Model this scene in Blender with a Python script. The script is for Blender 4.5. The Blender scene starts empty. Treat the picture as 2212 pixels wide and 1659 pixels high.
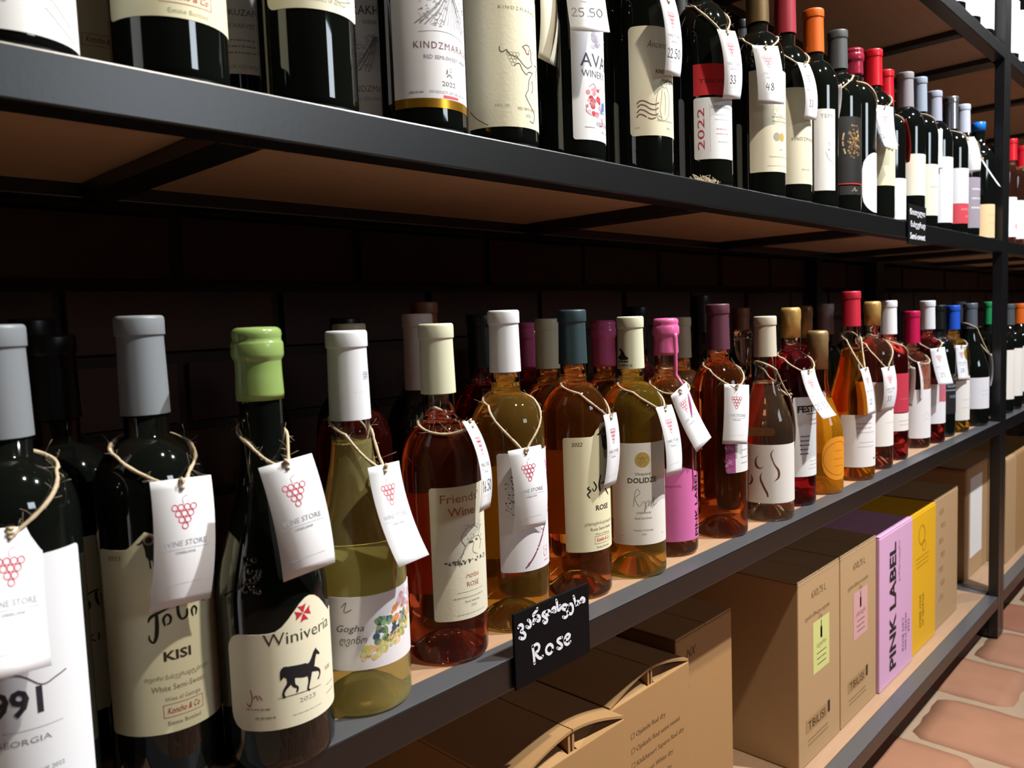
import bpy, bmesh, math, random
from mathutils import Vector, Matrix
from mathutils.geometry import tessellate_polygon
C = bpy.context.scene.collection
S = bpy.context.scene
PI = math.pi
random.seed(7)

# ------------------------------------------------------------------ camera
cam = bpy.data.cameras.new('camera'); camo = bpy.data.objects.new('camera', cam); C.objects.link(camo)
cam.sensor_width = 36; cam.lens = 27.563; cam.clip_start = .02
Rr = Vector((0.69127, -0.72166, -0.03664)); Uu = Vector((0.08328, 0.02919, 0.99610)); Ff = Rr.cross(Uu) * -1
M = Matrix((( Rr.x, Uu.x, -Ff.x), (Rr.y, Uu.y, -Ff.y), (Rr.z, Uu.z, -Ff.z)))
camo.matrix_world = Matrix.Translation((0, -.5, .907)) @ M.to_4x4()
cam.dof.use_dof = True; cam.dof.focus_distance = .86; cam.dof.aperture_fstop = 10.0
S.camera = camo
# ------------------------------------------------------------------ world, lamps, exposure
w = bpy.data.worlds.new('world'); S.world = w; w.use_nodes = True
w.node_tree.nodes['Background'].inputs[0].default_value = (.9, .85, .8, 1)
w.node_tree.nodes['Background'].inputs[1].default_value = .012
S.view_settings.view_transform = 'Standard'; S.view_settings.look = 'None'
S.view_settings.exposure = 0.0; S.view_settings.gamma = 1; S.view_settings.use_curve_mapping = False
def spot(name, loc, target, watt, size, col, r):
    l = bpy.data.lights.new(name, 'SPOT'); l.energy = watt; l.spot_size = size; l.spot_blend = .6
    l.color = col; l.shadow_soft_size = r
    o = bpy.data.objects.new(name, l); C.objects.link(o); o.location = loc
    o.rotation_euler = (Vector(target) - Vector(loc)).to_track_quat('-Z', 'Y').to_euler(); return o
spot('ceiling_spot', (1.85, -1.1, 2.76), (1.2, .05, .85), 370, math.radians(125), (.97, .985, 1), .022)
spot('ceiling_spot', (.88, -1.0, 2.76), (.62, .05, 1.05), 190, math.radians(72), (1, .9, .76), .03)
spot('ceiling_spot', (4.2, -1.1, 2.76), (3.7, .05, .9), 110, math.radians(100), (1, .985, .96), .022)
al = bpy.data.lights.new('daylight_window', 'AREA'); al.shape = 'RECTANGLE'; al.size = .8; al.size_y = .55; al.energy = 18; al.color = (.8, .9, 1)
alo = bpy.data.objects.new('daylight_window', al); C.objects.link(alo); alo.location = (1.5, -3.2, 1.98); alo.rotation_euler = (PI/2, 0, 0)
S.cycles.max_bounces = 14; S.cycles.transmission_bounces = 12; S.cycles.glossy_bounces = 4
S.cycles.diffuse_bounces = 2; S.cycles.transparent_max_bounces = 12
S.cycles.sample_clamp_indirect = 6; S.cycles.blur_glossy = .4

# ------------------------------------------------------------------ materials
MATS = {}
def mat(name, col, rough=.5, metal=0, trans=0, ior=1.45, coat=0, spec=.5, noise=None, bump=0, sheen=0, aniso=None):
    if name in MATS: return MATS[name]
    m = bpy.data.materials.new(name); m.use_nodes = True; nt = m.node_tree; b = nt.nodes['Principled BSDF']
    I = b.inputs
    I['Base Color'].default_value = (*col, 1); I['Roughness'].default_value = rough; I['Metallic'].default_value = metal
    I['Transmission Weight'].default_value = trans; I['IOR'].default_value = ior
    I['Coat Weight'].default_value = coat; I['Coat Roughness'].default_value = .06 if rough < .2 else .4
    I['Specular IOR Level'].default_value = spec
    if noise:
        scale, amt, stretch = noise
        tc = nt.nodes.new('ShaderNodeTexCoord'); mp = nt.nodes.new('ShaderNodeMapping'); mp.inputs['Scale'].default_value = stretch
        n = nt.nodes.new('ShaderNodeTexNoise'); n.inputs['Scale'].default_value = scale; n.inputs['Detail'].default_value = 8
        mx = nt.nodes.new('ShaderNodeMix'); mx.data_type = 'RGBA'
        mx.inputs[6].default_value = (*[c * (1 - amt) for c in col], 1); mx.inputs[7].default_value = (*[min(1, c * (1 + amt)) for c in col], 1)
        nt.links.new(tc.outputs['Object'], mp.inputs[0]); nt.links.new(mp.outputs[0], n.inputs['Vector'])
        nt.links.new(n.outputs['Fac'], mx.inputs[0]); nt.links.new(mx.outputs[2], I['Base Color'])
    if bump:
        tc = nt.nodes.new('ShaderNodeTexCoord'); n = nt.nodes.new('ShaderNodeTexNoise'); n.inputs['Scale'].default_value = bump[0]; n.inputs['Detail'].default_value = 6
        bp = nt.nodes.new('ShaderNodeBump'); bp.inputs['Strength'].default_value = bump[1]; bp.inputs['Distance'].default_value = bump[2]
        nt.links.new(tc.outputs['Object'], n.inputs['Vector']); nt.links.new(n.outputs['Fac'], bp.inputs['Height']); nt.links.new(bp.outputs[0], I['Normal'])
    MATS[name] = m; return m
def srgb(r, g, b):
    f = lambda c: (c/255)/12.92 if c/255 <= .04045 else (((c/255)+.055)/1.055)**2.4
    return (f(r), f(g), f(b))
_ink = {}
def ink(hexs, rough=.6, metal=0):
    k = (hexs, metal)
    if k not in _ink:
        r, g, b = [int(hexs[i:i+2], 16) for i in (0, 2, 4)]
        _ink[k] = mat('ink_' + hexs, srgb(r, g, b), rough, metal)
    return _ink[k]
def paper(hexs, rough=.55, bump=None):
    r, g, b = [int(hexs[i:i+2], 16) for i in (0, 2, 4)]
    return mat('paper_' + hexs, srgb(r, g, b), rough, bump=bump)
DARK = mat('dark_bottle_glass', (.004, .005, .004), .035, coat=.3, spec=.55)
OLIVE = mat('olive_bottle_glass', (.26, .20, .01), .03, trans=.93, ior=1.38)
CLEAR = mat('clear_glass', (.98, .97, .95), .01, trans=1, ior=1.45)
def wine(name, col, t=.95): return mat('wine_' + name, [c*.92 for c in col], .012, trans=t, ior=1.36)
METAL = mat('black_painted_steel', (.003, .0034, .004), .34, metal=0, spec=.8, coat=.15, noise=(9, .35, (1, 6, 6)), bump=(180, .12, .0004))
def dusty(m):   # dust lying on whatever faces up
    nt = m.node_tree; b = nt.nodes['Principled BSDF']; g = nt.nodes.new('ShaderNodeNewGeometry'); x = nt.nodes.new('ShaderNodeSeparateXYZ'); r = nt.nodes.new('ShaderNodeMapRange')
    r.inputs[1].default_value = .8; r.inputs[2].default_value = .98; r.inputs[4].default_value = .8
    mx = nt.nodes.new('ShaderNodeMix'); mx.data_type = 'RGBA'; mx.inputs[7].default_value = (.10, .105, .115, 1); l = b.inputs['Base Color'].links[0].from_socket
    nt.links.new(g.outputs['Normal'], x.inputs[0]); nt.links.new(x.outputs[2], r.inputs[0]); nt.links.new(r.outputs[0], mx.inputs[0]); nt.links.new(l, mx.inputs[6]); nt.links.new(mx.outputs[2], b.inputs['Base Color'])
dusty(METAL)
def scuffed(m):   # sparse pale chips and scratches in the paint
    nt = m.node_tree; b = nt.nodes['Principled BSDF']; tc = nt.nodes.new('ShaderNodeTexCoord'); n = nt.nodes.new('ShaderNodeTexNoise'); n.inputs['Scale'].default_value = 55; n.inputs['Detail'].default_value = 9; n.inputs['Roughness'].default_value = .75
    r = nt.nodes.new('ShaderNodeMapRange'); r.inputs[1].default_value = .70; r.inputs[2].default_value = .78; r.inputs[4].default_value = .55
    mx = nt.nodes.new('ShaderNodeMix'); mx.data_type = 'RGBA'; mx.inputs[7].default_value = (.35, .36, .38, 1); l = b.inputs['Base Color'].links[0].from_socket
    nt.links.new(tc.outputs['Object'], n.inputs['Vector']); nt.links.new(n.outputs['Fac'], r.inputs[0]); nt.links.new(r.outputs[0], mx.inputs[0]); nt.links.new(l, mx.inputs[6]); nt.links.new(mx.outputs[2], b.inputs['Base Color'])
scuffed(METAL)
PLY = mat('plywood_shelf', srgb(170, 138, 110), .62, noise=(14, .13, (1, 9, 9)), bump=(260, .1, .0003))
KRAFT = mat('kraft_cardboard', srgb(166, 128, 82), .75, noise=(40, .06, (1, 1, 4)), bump=(120, .12, .0004))
KRAFT2 = mat('pale_kraft_cardboard', srgb(180, 148, 108), .75, noise=(40, .05, (1, 1, 4)), bump=(120, .12, .0004))
TWINE = mat('jute_twine', srgb(196, 178, 148), .85, noise=(900, .3, (1, 1, 1)))
CARD = mat('white_tag_card', srgb(232, 234, 238), .5)
MORTAR = mat('lime_mortar', srgb(158, 134, 110), .9, noise=(30, .12, (1, 1, 1)), bump=(60, .5, .002))

# ------------------------------------------------------------------ mesh helpers
class MB:
    def __init__(s): s.v = []; s.f = []; s.m = []; s.mats = []; s.smooth = []
    def mi(s, m):
        if m not in s.mats: s.mats.append(m)
        return s.mats.index(m)
    def add(s, vs, fs, m, smooth=False):
        o = len(s.v); s.v += [tuple(v) for v in vs]; k = s.mi(m)
        for f in fs: s.f.append(tuple(o + i for i in f)); s.m.append(k); s.smooth.append(smooth)
    def build(s, name, parent=None, loc=None, **props):
        me = bpy.data.meshes.new(name); me.from_pydata(s.v, [], s.f)
        for m in s.mats: me.materials.append(m)
        me.polygons.foreach_set('material_index', s.m); me.polygons.foreach_set('use_smooth', s.smooth)
        me.update()
        o = bpy.data.objects.new(name, me); C.objects.link(o)
        if parent: o.parent = parent
        if loc: o.location = loc
        for k, v in props.items(): o[k] = v
        return o
def empty(name, loc, label, cat, group=None):
    o = bpy.data.objects.new(name, None); C.objects.link(o); o.location = loc; o.empty_display_size = .02
    o['label'] = label; o['category'] = cat
    if group: o['group'] = group
    return o
def lathe(mb, prof, seg, m, mf=None, flip=False):
    vs = []; fs = []; n = len(prof)
    for i in range(seg):
        a = 2*PI*i/seg
        for r, z in prof: vs.append((r*math.cos(a), r*math.sin(a), z))
    o = len(mb.v); mb.v += vs
    for i in range(seg):
        j = (i+1) % seg
        for k in range(n-1):
            f = (i*n+k, j*n+k, j*n+k+1, i*n+k+1)
            if prof[k][0] < 1e-6: f = (i*n+k, j*n+k+1, i*n+k+1)
            elif prof[k+1][0] < 1e-6: f = (i*n+k, j*n+k, j*n+k+1)
            if flip: f = f[::-1]
            mb.f.append(tuple(o+q for q in f)); mm = mf(.5*(prof[k][1]+prof[k+1][1])) if mf else m
            mb.m.append(mb.mi(mm)); mb.smooth.append(True)
def box(mb, x0, x1, y0, y1, z0, z1, m, bev=0):
    if not bev:
        v = [(x, y, z) for x in (x0, x1) for y in (y0, y1) for z in (z0, z1)]
        mb.add(v, [(0,1,3,2),(4,6,7,5),(0,4,5,1),(2,3,7,6),(0,2,6,4),(1,5,7,3)], m); return
    b = bmesh.new(); bmesh.ops.create_cube(b, size=1)
    for v in b.verts: v.co = Vector(((x0+x1)/2+v.co.x*(x1-x0), (y0+y1)/2+v.co.y*(y1-y0), (z0+z1)/2+v.co.z*(z1-z0)))
    bmesh.ops.bevel(b, geom=b.edges[:], offset=bev, segments=2, affect='EDGES', profile=.5)
    b.verts.index_update()
    mb.add([v.co[:] for v in b.verts], [[v.index for v in f.verts] for f in b.faces], m, False); b.free()
def tube(mb, pts, r, m, sides=6, closed=False, jitter=0):
    pts = [Vector(p) for p in pts]; n = len(pts); vs = []
    up = Vector((0, 0, 1)); prev = None
    for i, p in enumerate(pts):
        t = (pts[(i+1) % n] - pts[i-1]) if (closed or 0 < i < n-1) else (pts[1]-pts[0] if i == 0 else pts[-1]-pts[-2])
        if t.length < 1e-9: t = Vector((0, 0, 1))
        t.normalize()
        if prev is None: a = t.orthogonal().normalized()
        else:
            a = prev - t*prev.dot(t); a = a.normalized() if a.length > 1e-6 else t.orthogonal().normalized()
        prev = a; b = t.cross(a); rr = (r(i/(n-1)) if callable(r) else r)*(1+random.uniform(-jitter, jitter))
        for k in range(sides): q = 2*PI*k/sides; vs.append(p + a*math.cos(q)*rr + b*math.sin(q)*rr)
    fs = []
    for i in range(n if closed else n-1):
        j = (i+1) % n
        for k in range(sides): l = (k+1) % sides; fs.append((i*sides+k, i*sides+l, j*sides+l, j*sides+k))
    if not closed: fs += [tuple(range(sides))[::-1], tuple((n-1)*sides+k for k in range(sides))]
    mb.add(vs, fs, m, True)
def catmull(pts, k=4):
    if len(pts) < 3: return pts
    P = [pts[0]] + list(pts) + [pts[-1]]; out = []
    for i in range(1, len(P)-2):
        for j in range(k):
            t = j/k; out.append(tuple(.5*((2*b)+(c-a)*t+(2*a-5*b+4*c-d)*t*t+(3*b-a-3*c+d)*t**3) for a, b, c, d in zip(P[i-1], P[i], P[i+1], P[i+2])))
    out.append(tuple(pts[-1])); return out
# ---- flat print items in millimetres -> tris, mapped onto paper by mapf(x_mm, y_mm)
_txt = {}
def txt(s, bold=0, shear=0, sp=1):
    k = (s, bold, shear, sp)
    if k not in _txt:
        c = bpy.data.curves.new('t', 'FONT'); c.body = s; c.size = 1; c.resolution_u = 2; c.shear = shear; c.space_character = sp; c.offset = bold
        o = bpy.data.objects.new('t', c); me = o.to_mesh()
        vs = [(v.co.x, v.co.y) for v in me.vertices]; fs = [tuple(p.vertices) for p in me.polygons]
        o.to_mesh_clear(); bpy.data.objects.remove(o); bpy.data.curves.remove(c)
        if not vs: vs = [(0, 0)]; fs = []
        x0 = min(v[0] for v in vs); x1 = max(v[0] for v in vs)
        _txt[k] = ([(a-x0, b) for a, b in vs], fs, x1-x0)
    return _txt[k]
CAPH = .70
def ribbon(pts, w, smooth=True):
    P = [(*p[:2], p[2] if len(p) > 2 else w) for p in pts]
    if smooth: P = catmull(P)
    vs = []; fs = []
    for i, p in enumerate(P):
        a = P[max(0, i-1)]; b = P[min(len(P)-1, i+1)]; dx, dy = b[0]-a[0], b[1]-a[1]; L = math.hypot(dx, dy) or 1
        h = p[2]/2; vs += [(p[0]-dy/L*h, p[1]+dx/L*h), (p[0]+dy/L*h, p[1]-dx/L*h)]
        if i: fs.append((2*i-2, 2*i-1, 2*i+1, 2*i))
    return vs, fs
def disc(x, y, r, n=14): return [(x+r*math.cos(2*PI*i/n), y+r*math.sin(2*PI*i/n)) for i in range(n)], [tuple(range(n))]
def pitem(it):
    k = it[0]
    if k == 't':
        _, s, x, y, h, col, *o = it; o = o[0] if o else {}
        vs, fs, w = txt(s, o.get('b', 0), o.get('sh', 0), o.get('sp', 1)); sc = h/CAPH; sx = sc if 'w' not in o else o['w']/max(w, 1e-6)
        al = o.get('al', 'c'); dx = 0 if al == 'l' else (-w*sx/2 if al == 'c' else -w*sx); ro = math.radians(o.get('rot', 0)); ca, sa = math.cos(ro), math.sin(ro)
        V = []
        for a, b in vs:
            a, b = a*sx+dx, b*sc; V.append((x+a*ca-b*sa, y+a*sa+b*ca))
        return [(V, fs, col)]
    if k == 'l':
        _, strokes, wd, col, *o = it; dx, dy = o[0] if o else (0, 0); out = []
        for st in strokes:
            st = [(p[0]+dx, p[1]+dy, *p[2:]) for p in st]
            out.append((*ribbon(st, wd), col))
            for e in (st[0], st[-1]):
                ew = e[2] if len(e) > 2 else wd
                if ew > .5: out.append((*disc(e[0], e[1], ew/2, 8), col))
        return out
    if k == 'b':
        _, x0, y0, x1, y1, col = it; n = max(1, int(abs(x1-x0)/2.5)); vs = []; fs = []
        for i in range(n+1): x = x0+(x1-x0)*i/n; vs += [(x, y0), (x, y1)]
        for i in range(n): fs.append((2*i, 2*i+2, 2*i+3, 2*i+1))
        return [(vs, fs, col)]
    if k == 'd': return [(*disc(it[1], it[2], it[3], 18), it[4])]
    if k == 'r':
        _, x, y, r, wd, col = it; n = 18; vs = []; fs = []
        for i in range(n): a = 2*PI*i/n; vs += [(x+(r-wd/2)*math.cos(a), y+(r-wd/2)*math.sin(a)), (x+(r+wd/2)*math.cos(a), y+(r+wd/2)*math.sin(a))]
        for i in range(n): j = (i+1) % n; fs.append((2*i, 2*i+1, 2*j+1, 2*j))
        return [(vs, fs, col)]
    if k == 'p':
        pts = it[1]; t = tessellate_polygon([[Vector((a, b, 0)) for a, b in pts]]); return [(pts, [tuple(q) for q in t], it[2])]
    return []
def prints(items, mapf, parent, name='print', loc=None, cut=0):
    mb = MB()
    if cut:   # slice wide shapes into narrow upright strips so that they follow the curve of the bottle
        cols = []; b = bmesh.new()
        for it in items:
            for vs, fs, col in pitem(it):
                m = ink(col) if isinstance(col, str) else col
                if m not in cols: cols.append(m)
                V = [b.verts.new((x, y, 0)) for x, y in vs]
                for f in fs:
                    try: b.faces.new([V[i] for i in f]).material_index = cols.index(m)
                    except ValueError: pass
        if not b.faces: b.free(); return
        x0 = min(v.co.x for v in b.verts); x1 = max(v.co.x for v in b.verts); x = math.floor(x0/cut)*cut+cut
        while x < x1:
            bmesh.ops.bisect_plane(b, geom=b.verts[:]+b.edges[:]+b.faces[:], plane_co=(x, 0, 0), plane_no=(1, 0, 0), dist=1e-5); x += cut
        b.verts.index_update(); vs = [mapf(v.co.x, v.co.y) for v in b.verts]
        for k, m in enumerate(cols):
            fs = [[v.index for v in f.verts] for f in b.faces if f.material_index == k]
            if k == 0: mb.add(vs, fs, m)
            else:
                q = mb.mi(m)
                for f in fs: mb.f.append(tuple(f)); mb.m.append(q); mb.smooth.append(False)
        b.free(); return mb.build(name, parent, loc)
    for it in items:
        for vs, fs, col in pitem(it): mb.add([mapf(a, b) for a, b in vs], fs, ink(col) if isinstance(col, str) else col)
    if mb.f: return mb.build(name, parent, loc)
# hand-written figures (unit box: width .6, height 1)
DIG = {'0': [[(.3,1),(.05,.7),(.05,.3),(.3,0),(.55,.3),(.55,.7),(.3,1)]], '2': [[(.05,.8),(.3,1),(.52,.75),(.3,.35),(.02,.02),(.58,.04)]],
 '3': [[(.05,.9),(.35,1),(.5,.75),(.25,.55),(.55,.3),(.35,0),(.02,.1)]], '4': [[(.3,1),(.05,.45),(.5,.42)],[(.5,.8),(.42,0)]],
 '5': [[(.55,1),(.12,.97),(.1,.6),(.45,.55),(.5,.2),(.25,0),(.02,.08)]], '7': [[(.02,.92),(.55,1),(.3,.5),(.2,0)],[(.1,.5),(.5,.52)]],
 '8': [[(.5,.85),(.28,1),(.1,.8),(.4,.5),(.5,.2),(.25,0),(.06,.2),(.3,.5),(.5,.85)]], '9': [[(.5,.8),(.25,1),(.08,.75),(.3,.55),(.52,.8),(.45,.3),(.35,0)]],
 '6': [[(.45,.95),(.15,.6),(.05,.25),(.3,0),(.5,.2),(.35,.45),(.08,.3)]], '1': [[(.1,.75),(.35,1),(.32,0)]], '.': [[(.2,.02),(.26,.08)]]}
def hand(s, x, y, h, col, wd=.55):
    out = []; adv = .78*h; cx = x - adv*len(s.replace('.', ''))/2 - (.2*h if '.' in s else 0)
    for ch in s:
        if ch == ' ': cx += adv*.4; continue
        out.append(('l', [[(cx+a*h, y+b*h) for a, b in st] for st in DIG[ch]], wd, col)); cx += .42*h if ch == '.' else adv
    return out
# ------------------------------------------------------------------ bottles
def prof_r(kind, r, zs, zn, rn, z):
    if z <= zs: return r
    if z >= zn: return rn
    t = (z-zs)/(zn-zs)
    if kind == 'burg': return rn + (r-rn)*(.5+.5*math.cos(PI*t**.85))
    return rn + (r-rn)*(1-t**2.15)**.72
def outer(kind, r, h, zs, zn, rn, punt=False, n=16):
    p = [(0, .026), (.008, .0255), (.016, .019), (.024, .008), (r-.008, .0012)] if punt else [(0, .004), (r-.012, .003)]
    p += [(r-.005, 0), (r-.0018, .0012), (r-.0004, .004), (r, .009)]
    p += [(r, zs*.5), (r, zs)]
    for i in range(1, n): z = zs+(zn-zs)*i/n; p.append((prof_r(kind, r, zs, zn, rn, z), z))
    p += [(rn, zn), (rn, h-.02), (rn-.0001, h-.018), (rn-.0001, h-.004), (rn-.002, h-.0015), (0, h-.0015)]
    return p
def label_on(bt, r, a0, aL, aR, z0, z1, m, items, top=None, cr=.003, off=.0004, name='label', seg=26):
    uL, uR = (aL-a0)*r, (aR-a0)*r
    us = sorted(set([uL, uR] + [uL+cr*q for q in (.08, .3, .6, 1)] + [uR-cr*q for q in (.08, .3, .6, 1)] + [uL+(uR-uL)*i/seg for i in range(1, seg)])) if cr > 0 else [uL+(uR-uL)*i/seg for i in range(seg+1)]
    R = r+off; mb = MB(); vs = []; fs = []
    for u in us:
        du = min(u-uL, uR-u); ins = cr-math.sqrt(max(0, cr*cr-(cr-du)**2)) if du < cr else 0
        t = z1-ins+(top(u) if top else 0); b = z0+ins; a = a0+u/r; c, s_ = math.cos(a), math.sin(a)
        vs += [(R*c, R*s_, b), (R*c, R*s_, t), ((r-.0002)*c, (r-.0002)*s_, b), ((r-.0002)*c, (r-.0002)*s_, t), (R*c, R*s_, b), (R*c, R*s_, t)]
    sm = []
    for i in range(len(us)-1):
        k = 6*i; fs += [(k, k+6, k+7, k+1), (k+5, k+11, k+9, k+3), (k+2, k+8, k+10, k+4)]; sm += [True, False, False]
    n = 6*(len(us)-1); fs += [(4, 5, 3, 2), (n+4, n+2, n+3, n+5)]; sm += [False, False]
    mb.add(vs, fs, m); mb.smooth = sm; o = mb.build(name, bt)
    if items:
        def mp(x, y): a = a0+x/1000/r; return ((R+.00012)*math.cos(a), (R+.00012)*math.sin(a), y/1000)
        prints(items, mp, o, cut=2.5)
    return o
def cap_on(bt, h, zc, m, style='foil', rn=.015, seg=40, name=None):
    mb = MB(); q = rn+.0008
    if style == 'wax':
        p = [(rn+.0002, zc+.001), (q+.0006, zc-.0005), (q+.0008, zc+.004), (q+.0002, h-.034), (q+.0001, h-.025), (q+.0004, h-.0235), (q+.0018, h-.0215), (q+.0022, h-.0195), (q+.0022, h-.012), (q+.0016, h-.0105), (q+.0008, h-.0094), (q+.0010, h-.0075), (q+.0014, h-.005), (q+.001, h-.0025), (q-.0006, h-.0006), (q-.003, h+.0002), (0, h+.0005)]
    elif style == 'cork':
        p = [(rn+.0001, zc), (rn+.0006, zc), (rn+.0006, h-.022), (rn+.0012, h-.018), (rn+.0012, h-.007), (rn+.0006, h-.003), (rn-.002, h), (0, h+.0002)]
    elif style == 'screw':
        p = [(rn+.0001, zc), (rn+.001, zc), (rn+.001, h-.001), (rn, h), (0, h)]
    else:
        p = [(rn+.0002, zc), (q+.0008, zc), (q+.0008, zc+.0003), (q+.0003, h-.04), (q-.0002, h-.016), (q-.0002, h-.0142), (q, h-.0138), (q+.0008, h-.0134), (q+.0009, h-.013), (q+.0009, h-.0026), (q+.0006, h-.0012), (q-.0002, h-.0003), (q-.0008, h), (q-.0012, h+.0001), (q-.006, h+.0002), (0, h+.0002)]
    lathe(mb, p, seg, m)
    return mb.build(name or {'wax': 'wax_seal', 'cork': 'foil_cap', 'screw': 'screw_cap'}.get(style, 'foil_cap'), bt)
def bottle(label, x, y, z0, kind='bord', r=.0375, h=.32, zs=.2, zn=.24, rn=.0148, glass=None, fill=None, cap=None, zc=.26, style='foil', labels=(), group=None, seg=48, front=True, rot=0):
    bt = empty('wine_bottle', (x, y, z0+.0003), label, 'bottle', group)
    mb = MB()
    gm = glass or DARK
    if fill:
        mb.mi(gm); lathe(mb, outer(kind, r, h, zs, zn, rn, True), seg, gm, lambda z: CLEAR if z > fill else gm)
        ri = lambda z: max(.004, prof_r(kind, r, zs, zn, rn, z)-.0028)
        cav = [(0, fill), (ri(fill)-.0006, fill), (ri(fill), fill+.0012)] + [(ri(fill+(h-.012-fill)*i/8), fill+(h-.012-fill)*i/8) for i in range(1, 9)] + [(0, h-.011)]
        lathe(mb, cav, seg, CLEAR, flip=True)
    else: lathe(mb, outer(kind, r, h, zs, zn, rn, False), seg, gm)
    mb.build('glass', bt)
    if cap: cap_on(bt, h, zc, cap, style, rn, max(24, seg*3//4))
    for L in labels: L(bt, r)
    bt['_r'] = r; bt['_d'] = [r, zs, zn, rn]; del bt['_r']; del bt['_d']
    INFO[bt.name] = (kind, r, zs, zn, rn, x, y, z0)
    return bt
INFO = {}
def LB(a0, aL, aR, z0, z1, hexs, items=(), **k):
    bump = k.pop('bump', None); m = k.pop('m', None); nm = k.pop('name', 'label')
    return lambda bt, r: label_on(bt, r, a0, aL, aR, z0, z1, m or paper(hexs, .55, bump), items, name=nm, **k)
# ------------------------------------------------------------------ price tags on twine
def tag_print(price=None, grey='9EA4AC'):
    it = []
    for row, n in enumerate((4, 3, 2, 1)):
        for i in range(n): it.append(('r', (i-(n-1)/2)*4.3, -19-row*4.1, 2.0, .6, 'BE2C4C'))
    it += [('l', [[(0, -17), (-.8, -14), (.6, -12), (3, -11.6)]], .4, 'B08A92'), ('t', 'WINE STORE', 0, -44.2, 3.6, grey, {'w': 29}), ('b', -16, -46.4, 16, -46.2, grey),
           ('t', 'ORBELIANI', 0, -49.6, 1.7, '8E9096', {'w': 13.5}), ('b', -13, -70.2, 13, -70.0, 'C2C5CA'), ('d', 0, -6, 1.3, '5A5048')]
    if price: it += hand(price, 0, -66, 9.5, '26262E', 1.0)
    return it
def price_tag(q, bt, label, price=None, zl=None, hexm=None, plain=False, group='white price tags on twine'):
    T = Vector(q[:3]); az, ro, pi_, ka, w = q[3:]; h = w*2.07
    n = Vector((math.cos(az), math.sin(az), 0)); e = Vector((-math.sin(az), math.cos(az), 0)); z = Vector((0, 0, 1))
    d = -z*math.cos(pi_)+n*math.sin(pi_); nn = n*math.cos(pi_)+z*math.sin(pi_)
    e2 = e*math.cos(ro)-d*math.sin(ro); d2 = d*math.cos(ro)+e*math.sin(ro)
    def F(u, v, off=0):
        if abs(ka) < 1e-4: a, b = v*h, 0
        else: a, b = h/ka*math.sin(ka*v), h/ka*(1-math.cos(ka*v))
        nl = nn*math.cos(ka*v) - d2*math.sin(ka*v)
        return e2*u*w + d2*a + nn*b + nl*off
    o = empty('price_tag', T, label, 'tag', group)
    mb = MB(); nv = 14; vs = []; fs = []; th = .00035
    for j in range(nv+1):
        for u in (-.5, .5): vs += [F(u, j/nv, 0), F(u, j/nv, -th)]
    for j in range(nv):
        k = 4*j; fs += [(k, k+4, k+6, k+2), (k+1, k+3, k+7, k+5), (k, k+1, k+5, k+4), (k+2, k+6, k+7, k+3)]
    k = 4*nv; fs += [(0, 2, 3, 1), (k, k+1, k+3, k+2)]
    mb.add(vs, fs, hexm or CARD, True); cd = mb.build('card', o)
    if not plain: prints(tag_print(price), lambda x, y: F(x/1000/w, -y/1000/h, .00015), cd)
    kind, r, zs, zn, rn, bx, by, z0 = INFO[bt.name]; ax = Vector((bx, by, z0))
    H = T+F(0, .075, .0008)
    zl = zl or zn-.006
    aH = math.atan2(H.y-by, H.x-bx); loop = []
    tilt = .012
    for i in range(25):
        a = aH+math.radians(60)+math.radians(240)*i/24; zz = zl+tilt*math.cos(a-aH+PI)*.8; R = prof_r(kind, r, zs, zn, rn, zz)+.0017
        loop.append(Vector((bx+R*math.cos(a), by+R*math.sin(a), z0+zz)))
    def strand(P, Q):
        out = []
        for i in range(1, 12):
            t = i/12; X = P.lerp(Q, t); X.z += -.004*math.sin(PI*t)
            rad = math.hypot(X.x-bx, X.y-by); need = prof_r(kind, r, zs, zn, rn, X.z-z0)+.0019
            if rad < need and rad > 1e-6: X.x = bx+(X.x-bx)*need/rad; X.y = by+(X.y-by)*need/rad
            out.append(X)
        return out
    path = [H+nn*-.0004] + strand(H, loop[0])+loop+strand(loop[-1], H) + [H+nn*.0012]
    mb = MB(); path = [p-T for p in path]; rt = .0013
    tube(mb, path, rt, TWINE, 6, jitter=.25)
    # second ply wound around the first
    prev = None; ply = []
    for i, p in enumerate(path[:-1]):
        for k in range(3):
            X = p.lerp(path[i+1], k/3); t = (path[i+1]-p); t = t.normalized() if t.length > 1e-7 else Vector((0, 0, 1)); a = t.orthogonal().normalized(); b = t.cross(a); ph = (i*3+k)*1.1
            ply.append(X+(a*math.cos(ph)+b*math.sin(ph))*.0008)
    tube(mb, ply, .0006, TWINE, 4)
    kn = T+F(0, .02, .002)-T
    tube(mb, [kn+Vector((random.uniform(-1, 1), random.uniform(-1, 1), random.uniform(-1, 1)))*.0022 for _ in range(9)], .0009, TWINE, 5, jitter=.2)
    for i in range(60):
        p = path[random.randrange(2, len(path)-2)]; dr = Vector((random.gauss(0, 1), random.gauss(0, 1), random.gauss(0, 1)))*.0045
        tube(mb, [p, p+dr*.6, p+dr+Vector((random.gauss(0, 1), random.gauss(0, 1), random.gauss(0, 1)))*.001], .00011, TWINE, 3)
    mb.build('twine', o)
    return o

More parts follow.
